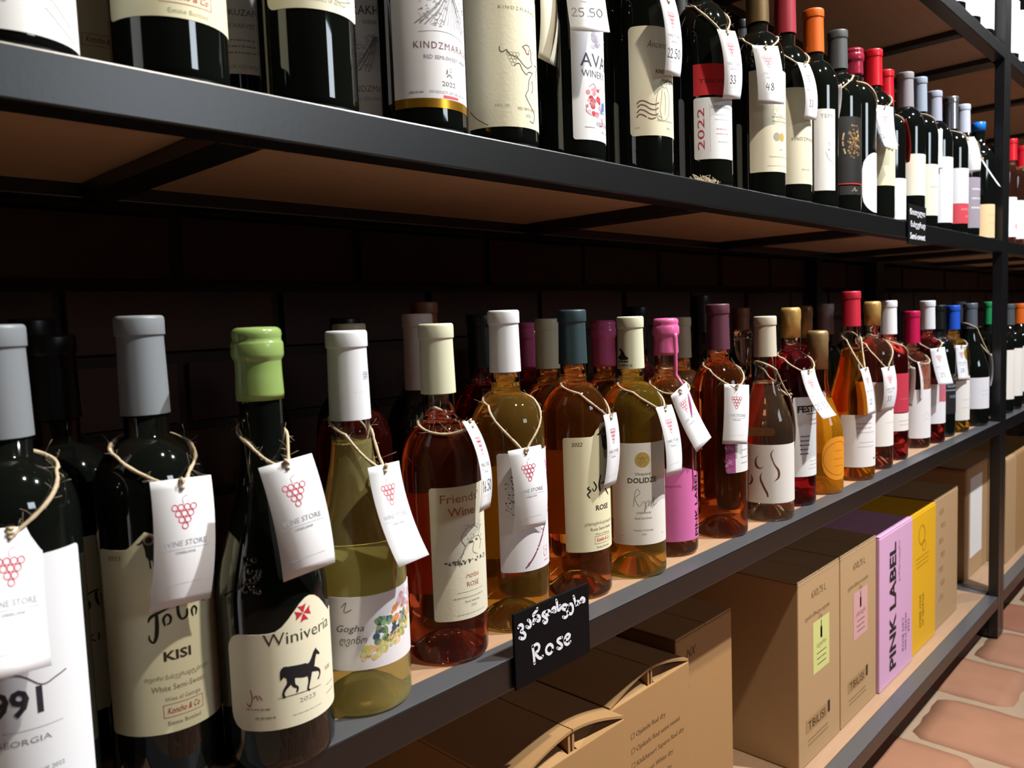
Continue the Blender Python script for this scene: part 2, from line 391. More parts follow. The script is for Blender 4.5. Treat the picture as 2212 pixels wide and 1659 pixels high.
# traced lettering (millimetres on label or sign) and tag poses (metres, radians)
SIGN_ROSE=[[(-50.2,21.5),(-48.7,23.1),(-46.0,22.9),(-44.2,20.6),(-44.7,18.2),(-47.2,16.6),(-43.6,14.6),(-41.3,11.9),(-42.1,9.2),(-44.8,9.1),(-49.1,11.2)],[(-36.9,24.5),(-34.8,23.2),(-33.3,20.1),(-33.7,17.6),(-36.1,17.1),(-39.2,19.0)],[(-23.4,31.9),(-24.0,30.1),(-27.4,28.8),(-29.4,26.8),(-25.3,24.2)],[(-29.4,18.9),(-29.2,22.1),(-26.2,24.5),(-21.9,24.2),(-20.1,21.3),(-21.7,19.2),(-25.4,21.0)],[(-9.7,24.8),(-14.6,25.3),(-16.2,23.1),(-13.4,20.6),(-10.1,17.6),(-10.2,14.9),(-13.2,14.5),(-15.5,16.9)],[(-5.9,21.5),(-7.3,21.0),(-9.0,21.2),(-10.3,22.1),(-10.8,23.4),(-10.3,24.5),(-9.0,25.0),(-7.3,24.8),(-5.9,23.9),(-5.4,22.6),(-5.9,21.5)],[(-2.2,22.6),(-1.5,25.0),(1.3,25.6),(3.5,23.6),(3.6,21.2),(0.1,21.6)],[(4.6,32.0),(5.5,28.4),(6.2,22.8),(8.1,20.8),(10.6,22.2),(9.9,25.1)],[(21.5,19.9),(20.7,18.7),(18.6,18.5),(16.0,19.2),(14.0,20.7),(13.3,22.4),(14.2,23.6),(16.3,23.8),(18.8,23.1),(20.8,21.6),(21.5,19.9)],[(19.6,18.1),(21.5,13.4),(19.5,10.9),(16.9,10.7),(13.9,12.3)],[(23.4,21.3),(26.8,21.8),(29.3,18.7),(29.3,13.8),(26.4,11.5),(22.3,13.7)],[(31.2,28.4),(33.0,23.2),(34.9,18.1)],[(35.3,20.4),(38.0,21.3),(39.5,18.8),(37.9,18.2)],[(42.0,19.1),(42.4,21.8),(45.1,22.8),(48.3,20.3),(47.6,18.1),(43.9,19.4)],[(-31.9,-2.7),(-30.8,-9.6),(-29.9,-20.2)],[(-31.4,-3.1),(-25.7,-2.4),(-22.5,-5.5),(-23.8,-9.3),(-28.0,-10.9),(-23.5,-16.8),(-20.2,-18.0),(-18.0,-17.0)],[(-3.3,-15.8),(-5.4,-17.8),(-8.4,-18.1),(-11.1,-16.6),(-12.7,-14.0),(-12.4,-11.2),(-10.3,-9.3),(-7.4,-8.9),(-4.6,-10.4),(-3.0,-13.0),(-3.3,-15.8)],[(11.3,-7.8),(5.7,-7.7),(4.6,-9.9),(10.0,-14.6),(10.9,-17.3),(7.2,-18.1),(4.0,-16.1)],[(15.8,-12.4),(21.0,-12.3),(23.5,-9.7),(19.9,-7.5),(15.9,-10.0),(15.3,-14.6),(19.0,-17.7),(24.0,-16.3)]]
KISI=[[(-18.8,119.9,1),(-16.7,123.3,2.2),(-10.2,125.9,1.6),(-1.1,129.2,1.2),(9.9,128.7,1.2),(20.8,125.3,1.6)],[(-13.4,124.9,2),(-13.6,116.3,2.6),(-14.5,108.9,2.4),(-16.4,105.1,1.6),(-18.7,107.4,1.4),(-18.8,110.4,0.8)],[(-8.8,115.8,1.2),(-9.4,120.4,1.8),(-7.0,123.1,1.6),(-4.9,120.9,1.8),(-5.4,117.2,1.4),(-7.2,116.2,1)],[(0.1,127.8,1.8),(0.3,121.7,2.2),(2.3,117.6,1.4),(5.7,119.0,2),(6.3,123.2,1.6)],[(10.2,117.5,1),(9.6,121.6,1.8),(11.3,123.8,1.4),(13.3,121.5,1.8),(12.5,117.8,1)]]
HORSE=[[(7.1,82.5,1),(6.2,80.1,3.5),(4.1,75.7,4.2),(1.9,71.9,7),(-1.8,70.1,10),(-9.3,71.3,9),(-14.8,71.9,9)],[(7.0,80.6,3),(10.0,77.7,1.6)],[(-14.7,73.9,4),(-17.8,74.6,4.5),(-19.1,71.7,4),(-20.5,67.9,1)],[(-13.9,70.9,7),(-14.9,64.6,3.5),(-18.2,60.5,2),(-19.5,57.0,1.6),(-18.7,54.8,1.6)],[(-13.5,69.3,5),(-12.1,62.2,2.6),(-9.4,59.6,1.6),(-9.9,56.7,1.4)],[(0.5,68.3,5),(0.0,61.7,2),(-1.6,55.8,1.6),(-0.3,54.5,1.4)],[(3.6,68.6,4),(9.0,65.8,2),(9.8,62.4,1.4),(8.0,59.6,1.4)],[(-23.4,54.7,0.3),(-10.3,55.0,0.5),(10.3,54.0,0.3)]]
DANCER=[[(-18.6,87.2),(-15.5,83.6),(-7.0,80.3),(-1.5,75.5),(3.9,73.1)],[(-1.2,92.2),(3.9,94.4),(7.8,92.7),(6.2,87.7)],[(9.6,91.6),(10.1,88.7),(9.7,82.4),(10.9,77.3),(3.9,73.1)],[(-10.9,73.4),(-9.0,75.5),(-5.4,75.6),(-2.7,70.7),(2.4,67.0),(4.9,69.8),(10.4,70.3)],[(12.1,70.7),(5.8,63.1),(3.8,53.5),(0.4,48.3),(2.9,43.4),(8.3,37.4),(12.6,32.1),(10.7,24.3),(5.0,24.8)],[(9.9,62.5),(11.4,56.6),(9.2,51.5)],[(16.5,78.8),(23.4,77.7),(19.2,71.0),(21.7,67.0)],[(-24.7,90.1),(-25.0,87.1),(-22.6,85.2),(-18.6,87.2),(-17.4,85.7)],[(-57.1,34.4),(-50.5,27.8),(-43.4,22.8),(-38.5,20.0)]]
DANCER_RED=[[(-1.7,91.7),(1.3,89.7),(3.4,86.3),(6.5,86.6)]]
WAVES=[[(-39.4,80.0),(-36.7,82.7),(-31.4,82.7),(-24.7,79.5),(-19.0,78.7),(-14.1,80.7)],[(-38.9,76.1),(-35.5,78.6),(-30.2,77.4),(-24.9,73.8),(-18.5,72.8),(-14.9,75.0)],[(-39.4,70.2),(-36.3,73.2),(-31.0,71.8),(-25.0,68.1),(-18.6,66.9),(-15.5,68.4)],[(-40.1,65.0),(-37.1,68.0),(-33.1,67.1),(-29.4,64.9)],[(-27.1,63.6),(-23.0,62.5),(-18.7,63.9)]]
MONK=[[(-11.4,104.8),(-8.7,107.0),(-2.9,107.2),(-0.8,103.6),(-4.2,98.5),(-8.9,99.8),(-11.4,104.8)],[(-10.7,98.3),(-15.4,91.3),(-17.6,78.1),(-17.5,67.6),(-13.3,61.9),(-4.4,62.1),(1.5,69.6),(3.5,87.2),(0.1,97.2),(-3.2,99.3)],[(-9.0,97.1),(-10.2,85.2),(-12.2,73.2),(-9.9,62.8)],[(-5.4,93.7),(-3.7,82.1),(-5.2,68.6)],[(-14.8,66.4),(-9.9,64.2)]]
CURLS=[[(-29.9,100.2,0.4),(-33.6,92.7,2.2),(-32.2,84.1,3),(-27.3,80.9,1.4),(-22.5,83.4,0.3)],[(-7.3,109.2,0.4),(-11.5,102.1,1.8),(-6.9,87.7,1.6),(-0.5,77.5,3.2),(-0.6,67.4,3),(-7.1,61.7,0.3)],[(-24.6,74.7,0.4),(-26.8,65.9,2.4),(-22.8,54.6,2.8),(-17.5,43.4,2.8),(-16.5,38.3,1.8)],[(-41.7,70.1,1),(-39.3,63.2,3),(-41.9,57.0,3),(-46.8,54.1,0.6)]]
KONCHO7=[[(-12.4,127.6,1),(-14.5,125.8,1.6),(-11.1,122.7,1.6),(-14.7,119.3,1.6),(-12.1,115.2,1)],[(-6.8,132.5,1.4),(-3.6,126.4,2),(-6.7,122.1,1.2),(-8.9,125.2,1)],[(2.9,138.7,1.8),(0.3,129.6,2.2),(1.4,121.8,2.4)],[(2.5,129.2,1),(8.9,130.0,2),(11.2,121.9,2.2),(16.9,114.9,1.4)]]
TAGS={'b91':(0.117,0.0188,0.799,-1.1918,-0.1678,0.1419,0.1363,0.0396),'kisi':(0.2167,0.017,0.8108,-1.4955,-0.0647,0.2658,-0.5846,0.0419),'green':(0.279,-0.0091,0.8157,-1.7262,0.1329,0.3967,-0.6156,0.0399),'white4':(0.3781,0.0115,0.7953,-1.3248,-0.0282,0.1383,0.4364,0.0394),'friends':(0.4796,0.0189,0.8181,-0.9374,-0.1288,0.5673,-0.7845,0.0402),'w6':(0.5595,0.0252,0.7815,-1.7717,0.0383,0.3158,-0.6485,0.0406),'rose7':(0.7078,0.0305,0.7987,-1.2826,-0.0393,0.21,-0.4526,0.0401),'dol8':(0.7977,0.0177,0.7987,-1.4725,-0.0062,0.3953,-0.4945,0.0402),'pink9':(0.8654,0.0389,0.8127,-1.6021,0.3696,0.0817,0.2861,0.0398),'purp10':(0.9898,0.024,0.8083,-2.0455,-0.0974,0.1599,-0.1934,0.0398),'sq11':(1.1655,0.0295,0.7785,-1.05,0.1,0.3,-0.45,0.04),'fes12':(1.2175,0.0216,0.8126,-1.7008,0.0613,0.1535,0.571,0.0399),'red14':(1.4504,0.0183,0.7993,-1.5476,0.0353,0.2877,-0.291,0.0408),'gold15':(1.5757,0.0194,0.7929,-1.8302,0.0487,0.2615,-0.6151,0.0412),'mag17':(1.8719,0.0446,0.7852,-1.7667,0.0364,0.2445,-0.3833,0.0413),'w18':(1.9255,0.0291,0.8116,-2.0933,0.0606,0.145,0.1924,0.0406),'blue20':(2.1339,0.0341,0.8077,-1.8959,-0.0388,0.0775,0.0876,0.0406),'a5':(0.6288,0.0387,1.2379,-1.3947,0.3661,0.1275,-0.6427,0.0356),'a6':(0.6513,0.0074,1.2698,-2.1702,-0.0044,0.1084,0.2936,0.0404),'a7':(0.7936,-0.0005,1.2647,-1.5011,0.1527,0.2296,-0.4871,0.0411),'a8':(0.9334,0.002,1.2623,-1.6895,0.1548,0.2762,-0.592,0.041),'a9':(1.0725,0.0178,1.2781,-2.1331,0.0175,0.3641,-0.4401,0.0409),'a10':(1.1757,0.0078,1.2729,-1.6446,0.1185,0.396,-0.6549,0.0407),'a14':(1.5436,0.0155,1.274,-2.0769,-0.072,0.0942,0.2408,0.0401),'a17':(1.8947,0.0286,1.2859,-2.1107,0.0255,-0.0458,0.0819,0.0406),'a19':(2.1115,0.0183,1.2969,-2.0799,0.1622,0.4575,-0.7288,0.0405)}
# ------------------------------------------------------------------ room shell
def struct(mb, name, parent=None):
    o = mb.build(name, parent)
    if not parent: o['kind'] = 'structure'
    return o
FB, WB = .362, -3.3
XL, XR, CH = -2.2, 6.2, 3.0
PLASTER = mat('dim_plaster', srgb(78, 68, 58), .9, noise=(3, .1, (1, 1, 1)))
mb = MB(); box(mb, XL, XR, WB, FB+.05, -.06, -.006, MORTAR); floor = struct(mb, 'floor')
TILE = [mat('terracotta_tile_%s' % n, srgb(*c), .72, noise=(11, .22, (1, 1, 1)), bump=(45, .35, .0015)) for n, c in (('pink', (150, 98, 74)), ('brown', (142, 92, 70)), ('pale', (156, 110, 84)))]
tmesh = []
for k in range(3):
    for v in range(2):
        b = bmesh.new(); bmesh.ops.create_grid(b, x_segments=7, y_segments=8, size=.5)
        for q in b.verts:
            ex = abs(q.co.x) > .49; ey = abs(q.co.y) > .49
            q.co.x *= .228+random.uniform(-.004, .004)*ex; q.co.y *= .292+random.uniform(-.005, .005)*ey
            q.co.z = random.uniform(-.0012, .0012) - (.005 if ex or ey else 0) - (.004 if ex and ey else 0)
        r_ = bmesh.ops.extrude_edge_only(b, edges=[e for e in b.edges if e.is_boundary])
        for q in [g for g in r_['geom'] if isinstance(g, bmesh.types.BMVert)]: q.co.z -= .012
        bmesh.ops.recalc_face_normals(b, faces=b.faces)
        me = bpy.data.meshes.new('tile'); b.to_mesh(me); b.free(); me.materials.append(TILE[k]); me.polygons.foreach_set('use_smooth', [True]*len(me.polygons)); tmesh.append(me)
for i in range(-8, 13):
    off = (0.035 if i % 2 == 0 else .19)
    for j in range(-9, 2):
        x = 1.84+.25*i; y = off+.155+.312*j
        if y > .26 or x < -.4 or x > 5: continue
        o = bpy.data.objects.new('tile', random.choice(tmesh)); C.objects.link(o); o.location = (x, y, 0); o.rotation_euler.z = random.choice((0, PI)); o.parent = floor
mb = MB(); box(mb, XL, XR, FB, FB+.1, 0, CH, mat('wall_mortar', srgb(40, 28, 22), .95)); wallb = struct(mb, 'wall_back')
BR = [mat('wall_brick_%s' % n, srgb(*c), .9, noise=(14, .25, (1, 1, 1)), bump=(50, .5, .002)) for n, c in (('red', (52, 32, 24)), ('dark', (44, 28, 21)))]
mb = MB()
for r_ in range(int(2.0/.078)):
    for i in range(26):
        x = -.8+i*.235+(.117 if r_ % 2 else 0); z = .03+r_*.078; d = random.uniform(0, .005)
        box(mb, x+random.uniform(0, .003), x+.222, FB-.006-d, FB+.01, z, z+.065+random.uniform(-.002, .002), random.choice(BR))
o = mb.build('brickwork', wallb); o['kind'] = 'stuff'
mb = MB(); box(mb, XL-.1, XL, WB, FB, 0, CH, PLASTER); struct(mb, 'wall_left')
mb = MB(); box(mb, XR, XR+.1, WB, FB, 0, CH, PLASTER); struct(mb, 'wall_right')
mb = MB(); box(mb, XL, XR, WB-.1, WB, 0, CH, PLASTER); struct(mb, 'wall_front')
mb = MB(); box(mb, XL, XR, WB, FB, CH, CH+.1, mat('dark_ceiling', srgb(64, 60, 56), .9)); struct(mb, 'ceiling')

# ------------------------------------------------------------------ shelf racks
ZC, ZB, ZA, ZT = .1155, .5927, 1.0690, 1.5585
def rack(label, x0, x1, bars, mid=()):
    R = empty('shelf_rack', (x0, 0, 0), label, 'shelf rack', 'black steel shelf racks')
    def part(name, a, b, c, d, e, f, m=METAL, bev=.0014):
        mb = MB(); box(mb, a-x0, b-x0, c, d, e, f, m, bev); return mb.build(name, R)
    t = .03
    for x in (x0, x1-t):
        part('front_post', x, x+t, 0, .024, 0, 2.15); part('back_post', x, x+t, .315, .345, 0, 2.15)
        part('foot_bar', x, x+t, .0245, .3145, .001, .024)
    for x in mid: part('back_post', x, x+t, .3155, .345, 0, ZC-.032); part('back_post', x, x+t, .3155, .345, ZC+.001, ZB-.032); part('back_post', x, x+t, .3155, .345, ZB+.001, ZA-.032)
    for Z in (ZC, ZB, ZA, ZT):
        part('front_rail', x0+t+.0005, x1-t-.0005, 0, t, Z-.031, Z); part('back_rail', x0+t+.0005, x1-t-.0005, .3155, .345, Z-.031, Z)
        part('end_bar', x0, x0+t, .0305, .3145, Z-.031, Z); part('end_bar', x1-t, x1, .0305, .3145, Z-.031, Z)
        part('shelf_board', x0+t+.001, x1-t-.001, .0308, .3148, Z-.017, Z-.0005, PLY, 0)
        for b in bars: part('cross_bar', b-.017, b+.017, .0308, .3148, Z-.031, Z-.0175)
    return R
rack('long black steel shelf rack with wooden boards filling the view', -.9, 2.41, (-.34, .283, .903, 1.488, 2.095), (1.965,))
rack('black steel shelf rack beyond the double post at right', 2.4115, 4.9, (2.95, 3.55, 4.2))

# ------------------------------------------------------------------ label art
def lines(u0, u1, zs, col='B9B5A6', h=1.1, st=0):
    rnd = random.Random(int(u0*10+zs[0])); out = []
    for z in zs:
        a = u0+rnd.uniform(0, 3)
        while a < u1-2: b = min(u1, a+rnd.uniform(1.5, 5)); out.append(('b', a, z, b-.5, z+h, col)); a = b+.3
    return out
def tiny(s, u, z, h, col='8F8B78', **o): return ('t', s, u, z, h, col, o)
def koncho(u, z, w=26, h=8.5):
    c = 'B5543F'; return [('l', [[(u-w/2, z), (u-w/2, z+h), (u+w/2, z+h), (u+w/2, z), (u-w/2, z)]], .35, c)] [:0] + [('b', u-w/2, z, u+w/2, z+.35, c), ('b', u-w/2, z+h, u+w/2, z+h+.35, c), ('b', u-w/2, z, u-w/2+.35, z+h, c), ('b', u+w/2-.35, z, u+w/2, z+h, c),
        ('t', 'Koncho & Co', u, z+2.6, 4.2, 'B0402C', {'w': w-5, 'sh': .35, 'b': .012})]
def ram(u, z, s=1, col='16130F'):
    P = lambda l: [(u+a*s, z+b*s) for a, b in l]
    return [('p', P([(-6, 3), (-8, 1.5), (-11, 2), (-8, 3.6), (-6, 6), (-4, 7.6), (0, 8), (3, 6), (4.5, 3), (6, 0), (6, -9), (4, -12), (1, -13), (-2, -12), (-4, -9), (-4.5, -3)]), col), ('r', u-1*s, z+5*s, 3.6*s, 1.6*s, '8A7A58'),
        ('l', [P([(-1.5, -12), (-1, -19)]), P([(1.5, -12), (1.8, -20)]), P([(4, -11), (4.2, -18)])], 1.3*s, col)]
def bump(u0, w, h):
    def f(u):
        t = abs(u-u0)/w
        return 0 if t >= 1 else h*(.5+.5*math.cos(PI*t))**.6*(1+.12*math.cos(u*1100))
    return f
def maltese(u, z, s, col='C4283A'):
    out = []
    for k in range(4):
        a = k*PI/2+.12; R = lambda x, y: (u+x*math.cos(a)-y*math.sin(a), z+x*math.sin(a)+y*math.cos(a))
        out.append(('p', [R(.1*s, -.06*s), R(s, -.55*s), R(.85*s, 0), R(s, .55*s), R(.1*s, .06*s)], col))
    return out
def dots(n, u0, u1, z0, z1, cols, rmin, rmax, seed=1, f=None):
    rnd = random.Random(seed); out = []
    for _ in range(n):
        a, b = rnd.random(), rnd.random(); u, z = u0+(u1-u0)*a, z0+(z1-z0)*b
        if f: u, z = f(a, b)
        out.append(('d', u, z, rnd.uniform(rmin, rmax), rnd.choice(cols)))
    return out
def etching(u0, u1, z0, z1, col='85868C'):
    rnd = random.Random(5); out = []; cx, cz = (u0+u1)/2+4, z1-2
    for i in range(15):
        u = u0+(u1-u0)*i/14; out.append(('l', [[(cx+(u-cx)*.12, cz), (cx+(u-cx)*.5, (z0+cz)/2+rnd.uniform(-1, 1)), (u, z0+rnd.uniform(0, 3))]], rnd.uniform(.25, .9), col))
    for i in range(170):
        u, z = rnd.uniform(u0, u1), rnd.uniform(z0, z1); k = rnd.uniform(.5, 1.6)
        if abs(u-cx) < (z1-z)*.25: continue
        out.append(('l', [[(u-k, z-k*.4), (u, z+k*.6), (u+k, z-k*.2)]], rnd.uniform(.25, .6), rnd.choice((col, '6E6F76', 'A5A6AC'))))
    return out
CREAM, WHITE, IVORY = 'E6E2BE', 'E4E6EA', 'DFDDCB'
# ------------------------------------------------------------------ bottles on the middle shelf, front row
B = {}
FOIL = lambda n, c, r=.42, me=0: mat('foil_' + n, srgb(*c), r, metal=me)
GREYF = FOIL('slate', (128, 134, 140)); WHITEF = FOIL('white', (226, 230, 236), .38); CREAMF = FOIL('cream', (216, 218, 190), .42); PINKW = FOIL('pink_wax', (214, 104, 160), .22)
GOLDF = FOIL('gold', (206, 168, 98), .36, .5); REDF = FOIL('crimson', (186, 38, 60), .38); BLACKF = FOIL('black', (14, 16, 18), .4)
B['b91'] = bottle('grey-capped bottle with white label reading 91, cut off by left edge', .128, .06, ZB, r=.038, h=.323, zs=.2, zn=.243, zc=.254, cap=GREYF, labels=[LB(-1.75, -3.3, -.74, .030, .186, 'E6EAF0', [
    ('t', '1991', -11, 92, 15.5, '2E2A33', {'b': .03, 'w': 34}), ('t', 'GEORGIA', -6, 74, 3.6, '8C92A0', {'w': 30}), ('b', -16, 82.5, 16, 82.8, '9AA0AA'), ('l', [[(-18, 120), (-4, 116), (6, 108), (14, 110), (20, 112)]], .9, '6A5A58'),
    tiny('RED WINE 2022', 2, 55, 2.6, '8C92A0'), *lines(-12, 16, [48, 42], 'A8AEB8')])])
B['kisi'] = bottle('slate-capped dark bottle with cream label reading KISI', .218, .072, ZB, r=.038, h=.327, zs=.2, zn=.243, zc=.258, cap=GREYF, labels=[LB(-1.65, -3.05, -.32, .040, .170, CREAM, [
    ('l', KISI, 1.6, '1E1A14'), ('t', 'KISI', -2, 91, 6.4, '3A3528', {'w': 18, 'b': .03}), ('t', '2023', -39, 163, 3, '7A765E', {'w': 10}),
    ('t', 'თეთრი ნახევრადტკბილი', -2, 78, 3, '98937A', {'w': 44}), ('t', 'White Semi-Sweet', -2, 70, 4, '8A866E', {'w': 36}), ('t', 'Wine of Georgia', 0, 62.5, 2.9, '98937A', {'w': 24}), *koncho(0, 51, 27, 9), ('t', 'Estate Bottled', 0, 45.5, 2.8, '8A866E', {'w': 22}),
    *ram(-14, 172, .8)], top=bump(-.014, .016, .011))])
B['green'] = bottle('dark sloping-shouldered bottle sealed in green wax with a black horse label', .284, .030, ZB, 'burg', r=.040, h=.316, zs=.118, zn=.245, rn=.0155, zc=.264, cap=FOIL('green_wax', (140, 168, 96), .2), style='wax', glass=DARK, labels=[LB(-1.5, -2.98, -.02, .032, .102, 'E9E5CB', [
    *maltese(-2, 112, 6.2), ('t', 'Winiveria', -3, 93, 9, '3B382C', {'w': 56, 'b': -.004, 'rot': 0}), ('l', HORSE, 2, '17151C'), ('t', '2023', -2, 48, 3.2, 'A39F8A', {'w': 13}),
    ('l', [[(-42, 62), (-41, 56), (-43, 50), (-45, 52)], [(-40, 56), (-38, 58), (-37, 55)], [(-36, 58), (-34, 55)]], .8, 'B4463A'), *lines(-48, -28, [47.5], 'B87E6C', .9), *lines(-40, -24, [41], 'A39F8A'), *lines(-14, 10, [40], 'B9B5A0', .6), ('t', 'KISI', 20, 62, 3, '8A866E'), *lines(16, 30, [50, 44], 'B9B5A0')],
    top=lambda u: .021*(.5+.5*math.cos(PI*min(1, abs(u-.004)/.030)))+.006*max(0, 1-abs(u+.05)/.03)*0, cr=.012)])
B['white4'] = bottle('clear sloping bottle of pale yellow wine with a watercolour vine label', .372, .046, ZB, 'burg', r=.040, h=.311, zs=.105, zn=.238, rn=.0155, zc=.238, cap=WHITEF, glass=wine('straw', (.97, .86, .34), .86), fill=.218, labels=[LB(-1.55, -2.95, -.55, .040, .100, 'E6E4E8', [
    *dots(90, 0, 0, 0, 0, ['D8C46A', 'E2B890', 'B7C77A', 'D9D59A', 'C9A24E', 'E8D8B0'], 1, 2.6, 3, lambda a, b: (-26+58*a, 48+10*b+26*a*a)), *dots(60, 0, 0, 0, 0, ['4E7A5A', '2F5248', '7FA07A', '3F4E6A', '8A9A58'], 1, 3, 4, lambda a, b: (-14+34*a, 60+20*b)),
    *dots(46, 0, 0, 0, 0, ['D98A6A', 'E7A98A', 'B8A6D0', 'D8CFE2', 'C9B6C8', 'E08A52'], 1.2, 3.4, 6, lambda a, b: (2+32*a, 72+22*b)), ('t', 'Gogha', -34, 72, 5.5, '4A4A44', {'sh': .3, 'w': 22}), ('t', 'ღვინო', -32, 62, 5.5, '4A4A44', {'sh': .3, 'w': 22}), ('l', [[(-40, 92), (-36, 96), (-38, 88), (-32, 90)]], .7, '6A6040')]),
    LB(-1.6+PI, -1.6+PI-.9, -1.6+PI+.9, .045, .12, 'D8D6C0', name='back_label')])
B['friends'] = bottle('clear bottle of coral rosé with pale textured two-word title label', .481, .060, ZB, r=.038, h=.314, zs=.178, zn=.227, rn=.0150, zc=.249, cap=CREAMF, glass=wine('coral', (.90, .20, .10), .975), fill=.222, labels=[LB(-1.62, -2.62, -.55, .042, .166, 'DCD8C2', [
    ('t', "Friends'", -8, 151.5, 8, '9A5A44', {'w': 40, 'b': -.004}), ('t', 'Wine', -8, 139, 8, '9A5A44', {'w': 27, 'b': -.004}),
    ('l', [[(-12, 96), (-8, 106), (-4, 112), (2, 116), (10, 117), (14, 112), (12, 104)], [(-6, 110), (-10, 118), (-4, 126), (4, 128), (10, 124)], [(4, 112), (2, 104), (8, 100)], [(-8, 104), (-14, 98), (-12, 92)], [(10, 116), (14, 124), (18, 126)]], .5, '6E6A60'),
    *dots(60, -26, 22, 94, 97.5, ['3A3834', '5A564E'], .3, 1.0, 8), *dots(40, -6, 16, 112, 130, ['8E8A80', 'AAA698'], .2, .7, 9), ('b', -2, 112, 3, 114, '55524A'), ('b', 6, 113, 9, 115, '55524A'),
    ('t', 'ოთხი', 1, 80, 4.6, 'A86A5A', {'w': 15}), ('t', 'ROSÉ', 1, 72, 4.6, '9A6A5E', {'w': 14}), ('b', -16, 67.5, 14, 67.8, '9A7A6E'), *lines(-20, 14, [62], 'A8A290', 1), ('t', 'Rosé Semi-dry', 0, 57.5, 2, '8A8272'), ('t', '2023', 1, 53, 2.4, 'A8A290'), *lines(-18, 18, [46.5], 'B8B29E', .8)], bump=(300, .25, .0006)),
    LB(-1.62+PI, -1.62+PI-.8, -1.62+PI+.8, .05, .15, 'E2DCD0', name='back_label')])
B['w6'] = bottle('white-capped bottle of golden wine with a dotted purple tree label', .577, .065, ZB, r=.0385, h=.325, zs=.2, zn=.241, zc=.262, cap=WHITEF, glass=wine('gold', (.96, .60, .12), .95), fill=.25, labels=[LB(-1.6, -2.68, -.6, .062, .183, 'E4E2E6', [
    *dots(230, 0, 0, 0, 0, ['8A3E62', '6E3050', 'A85A7E'], .35, 1.0, 11, lambda a, b: (-14+34*a+4*(b-.5), 68+52*a**1.3+5*(b-.5))), *dots(120, -34, -16, 120, 160, ['5A3A4A', '7A5062'], .25, .9, 12), *dots(60, 6, 30, 110, 172, ['C2487A', 'D87AA0'], .4, 1.6, 13),
    ('l', [[(4, 104), (9, 100), (12, 106), (13, 124)], [(16, 116), (17, 108)]], .5, '4A4650'), ('r', 12, 76, 3.4, .5, 'C0608A'), ('l', [[(8, 80), (10, 84)], [(16, 80), (14, 84)]], .4, 'C0608A'), *lines(8, 20, [68], 'C0708E', .9)]),
    LB(-1.6+PI, -1.6+PI-.8, -1.6+PI+.8, .06, .16, 'E0D8C0', name='back_label')])
B['rose7'] = bottle('dark teal-capped bottle of amber rosé with a black ram on cream label', .692, .069, ZB, r=.038, h=.324, zs=.2, zn=.242, zc=.263, cap=FOIL('teal', (48, 66, 72)), glass=wine('amber', (.90, .36, .08), .975), fill=.25, labels=[LB(-1.65, -2.83, -.6, .054, .183, CREAM, [
    *ram(8, 182, 1.25), ('t', '2022', -29, 173.5, 4, '3A3528', {'w': 12, 'sh': .2}), ('l', [[(p[0]-4, p[1], *p[2:]) for p in st] for st in KONCHO7], 1.6, '1A1712'), ('t', 'ROSE', 1, 100, 5.6, '2E2A20', {'w': 20, 'b': .02}),
    ('t', 'ვარდისფერი ნახევრადტკბილი', -1, 84, 3, '7E785C', {'w': 44}), ('t', 'Rosé Semi-Sweet', 0, 77.5, 3.4, '6E6850', {'w': 32}), *koncho(1, 62, 25, 8.5), ('t', 'Wine of Georgia', 1, 72, 2.4, '8A866E'), ('t', 'Estate Bottled', 1, 57, 2.4, '8A866E', {'w': 20})], top=bump(.006, .017, .015), bump=(420, .2, .0005)),
    LB(-1.6+PI, -1.6+PI-.8, -1.6+PI+.8, .06, .16, 'D8D0A8', name='back_label')])
B['dol8'] = bottle('cream-capped bottle with a gold disc and red-brown vineyard name label', .791, .059, ZB, r=.038, h=.314, zs=.197, zn=.235, zc=.251, cap=CREAMF, glass=wine('yellow', (.96, .66, .08), .95), fill=.24, labels=[LB(-2.24, -3.26, -1.2, .041, .164, 'E3E1DA', [
    ('d', 0, 144, 9.2, 'B89E54'), ('l', [[(-5, 140), (-2, 144), (0, 148), (2, 144), (5, 140)], [(-6, 147), (0, 145), (6, 147)], [(-3, 138), (0, 142), (3, 138)]], .8, '8A7234'), ('t', 'Vineyard', 0, 125.5, 3.4, '5E5846', {'w': 19}), ('t', 'DOLIDZE', 0, 116.5, 6, '3A3428', {'w': 36, 'b': .018}),
    ('l', [[(-12, 88), (-10, 104), (-7, 109), (-4, 104), (-10, 98), (-5, 88), (0, 94), (3, 88), (1, 80), (3, 92), (7, 94), (6, 88), (10, 94), (9, 86), (14, 98), (13, 88), (18, 90)]], .55, '8E887C'), ('t', 'OTSKHANURI', 0, 79, 2.2, '8A8474', {'w': 18}), ('t', 'Rosé Semi Sweet', 0, 72.5, 2.4, '7E7868', {'w': 21}), ('t', 'Product of Georgia', 0, 58, 2.2, '8E887A', {'w': 24}), ('t', '2020', 0, 53, 2, '8E887A'), *lines(-30, -24, [52], 'B8B2A2', .9), *lines(24, 30, [52], 'B8B2A2', .9)]),
    LB(-2.24+PI, -2.24+PI-.8, -2.24+PI+.8, .06, .15, 'DCD6B8', name='back_label')])
B['pink9'] = bottle('pink-waxed bottle with long wax drip over plain pink label', .888, .071, ZB, r=.0375, h=.310, zs=.18, zn=.232, zc=.262, cap=PINKW, style='wax', glass=wine('copper', (.88, .38, .10), .975), fill=.236, labels=[LB(-2.3, -3.1, -1.12, .020, .112, 'D46EAC', [
    ('t', 'საფერავის როზე', -8, 92, 2.6, '9A3E76', {'w': 28}), *[('t', 'PINK LABEL', 38.5, 66, 9, '141016', {'rot': 90, 'w': 86, 'b': .03})]], top=lambda u: .006*math.cos(u*60))])
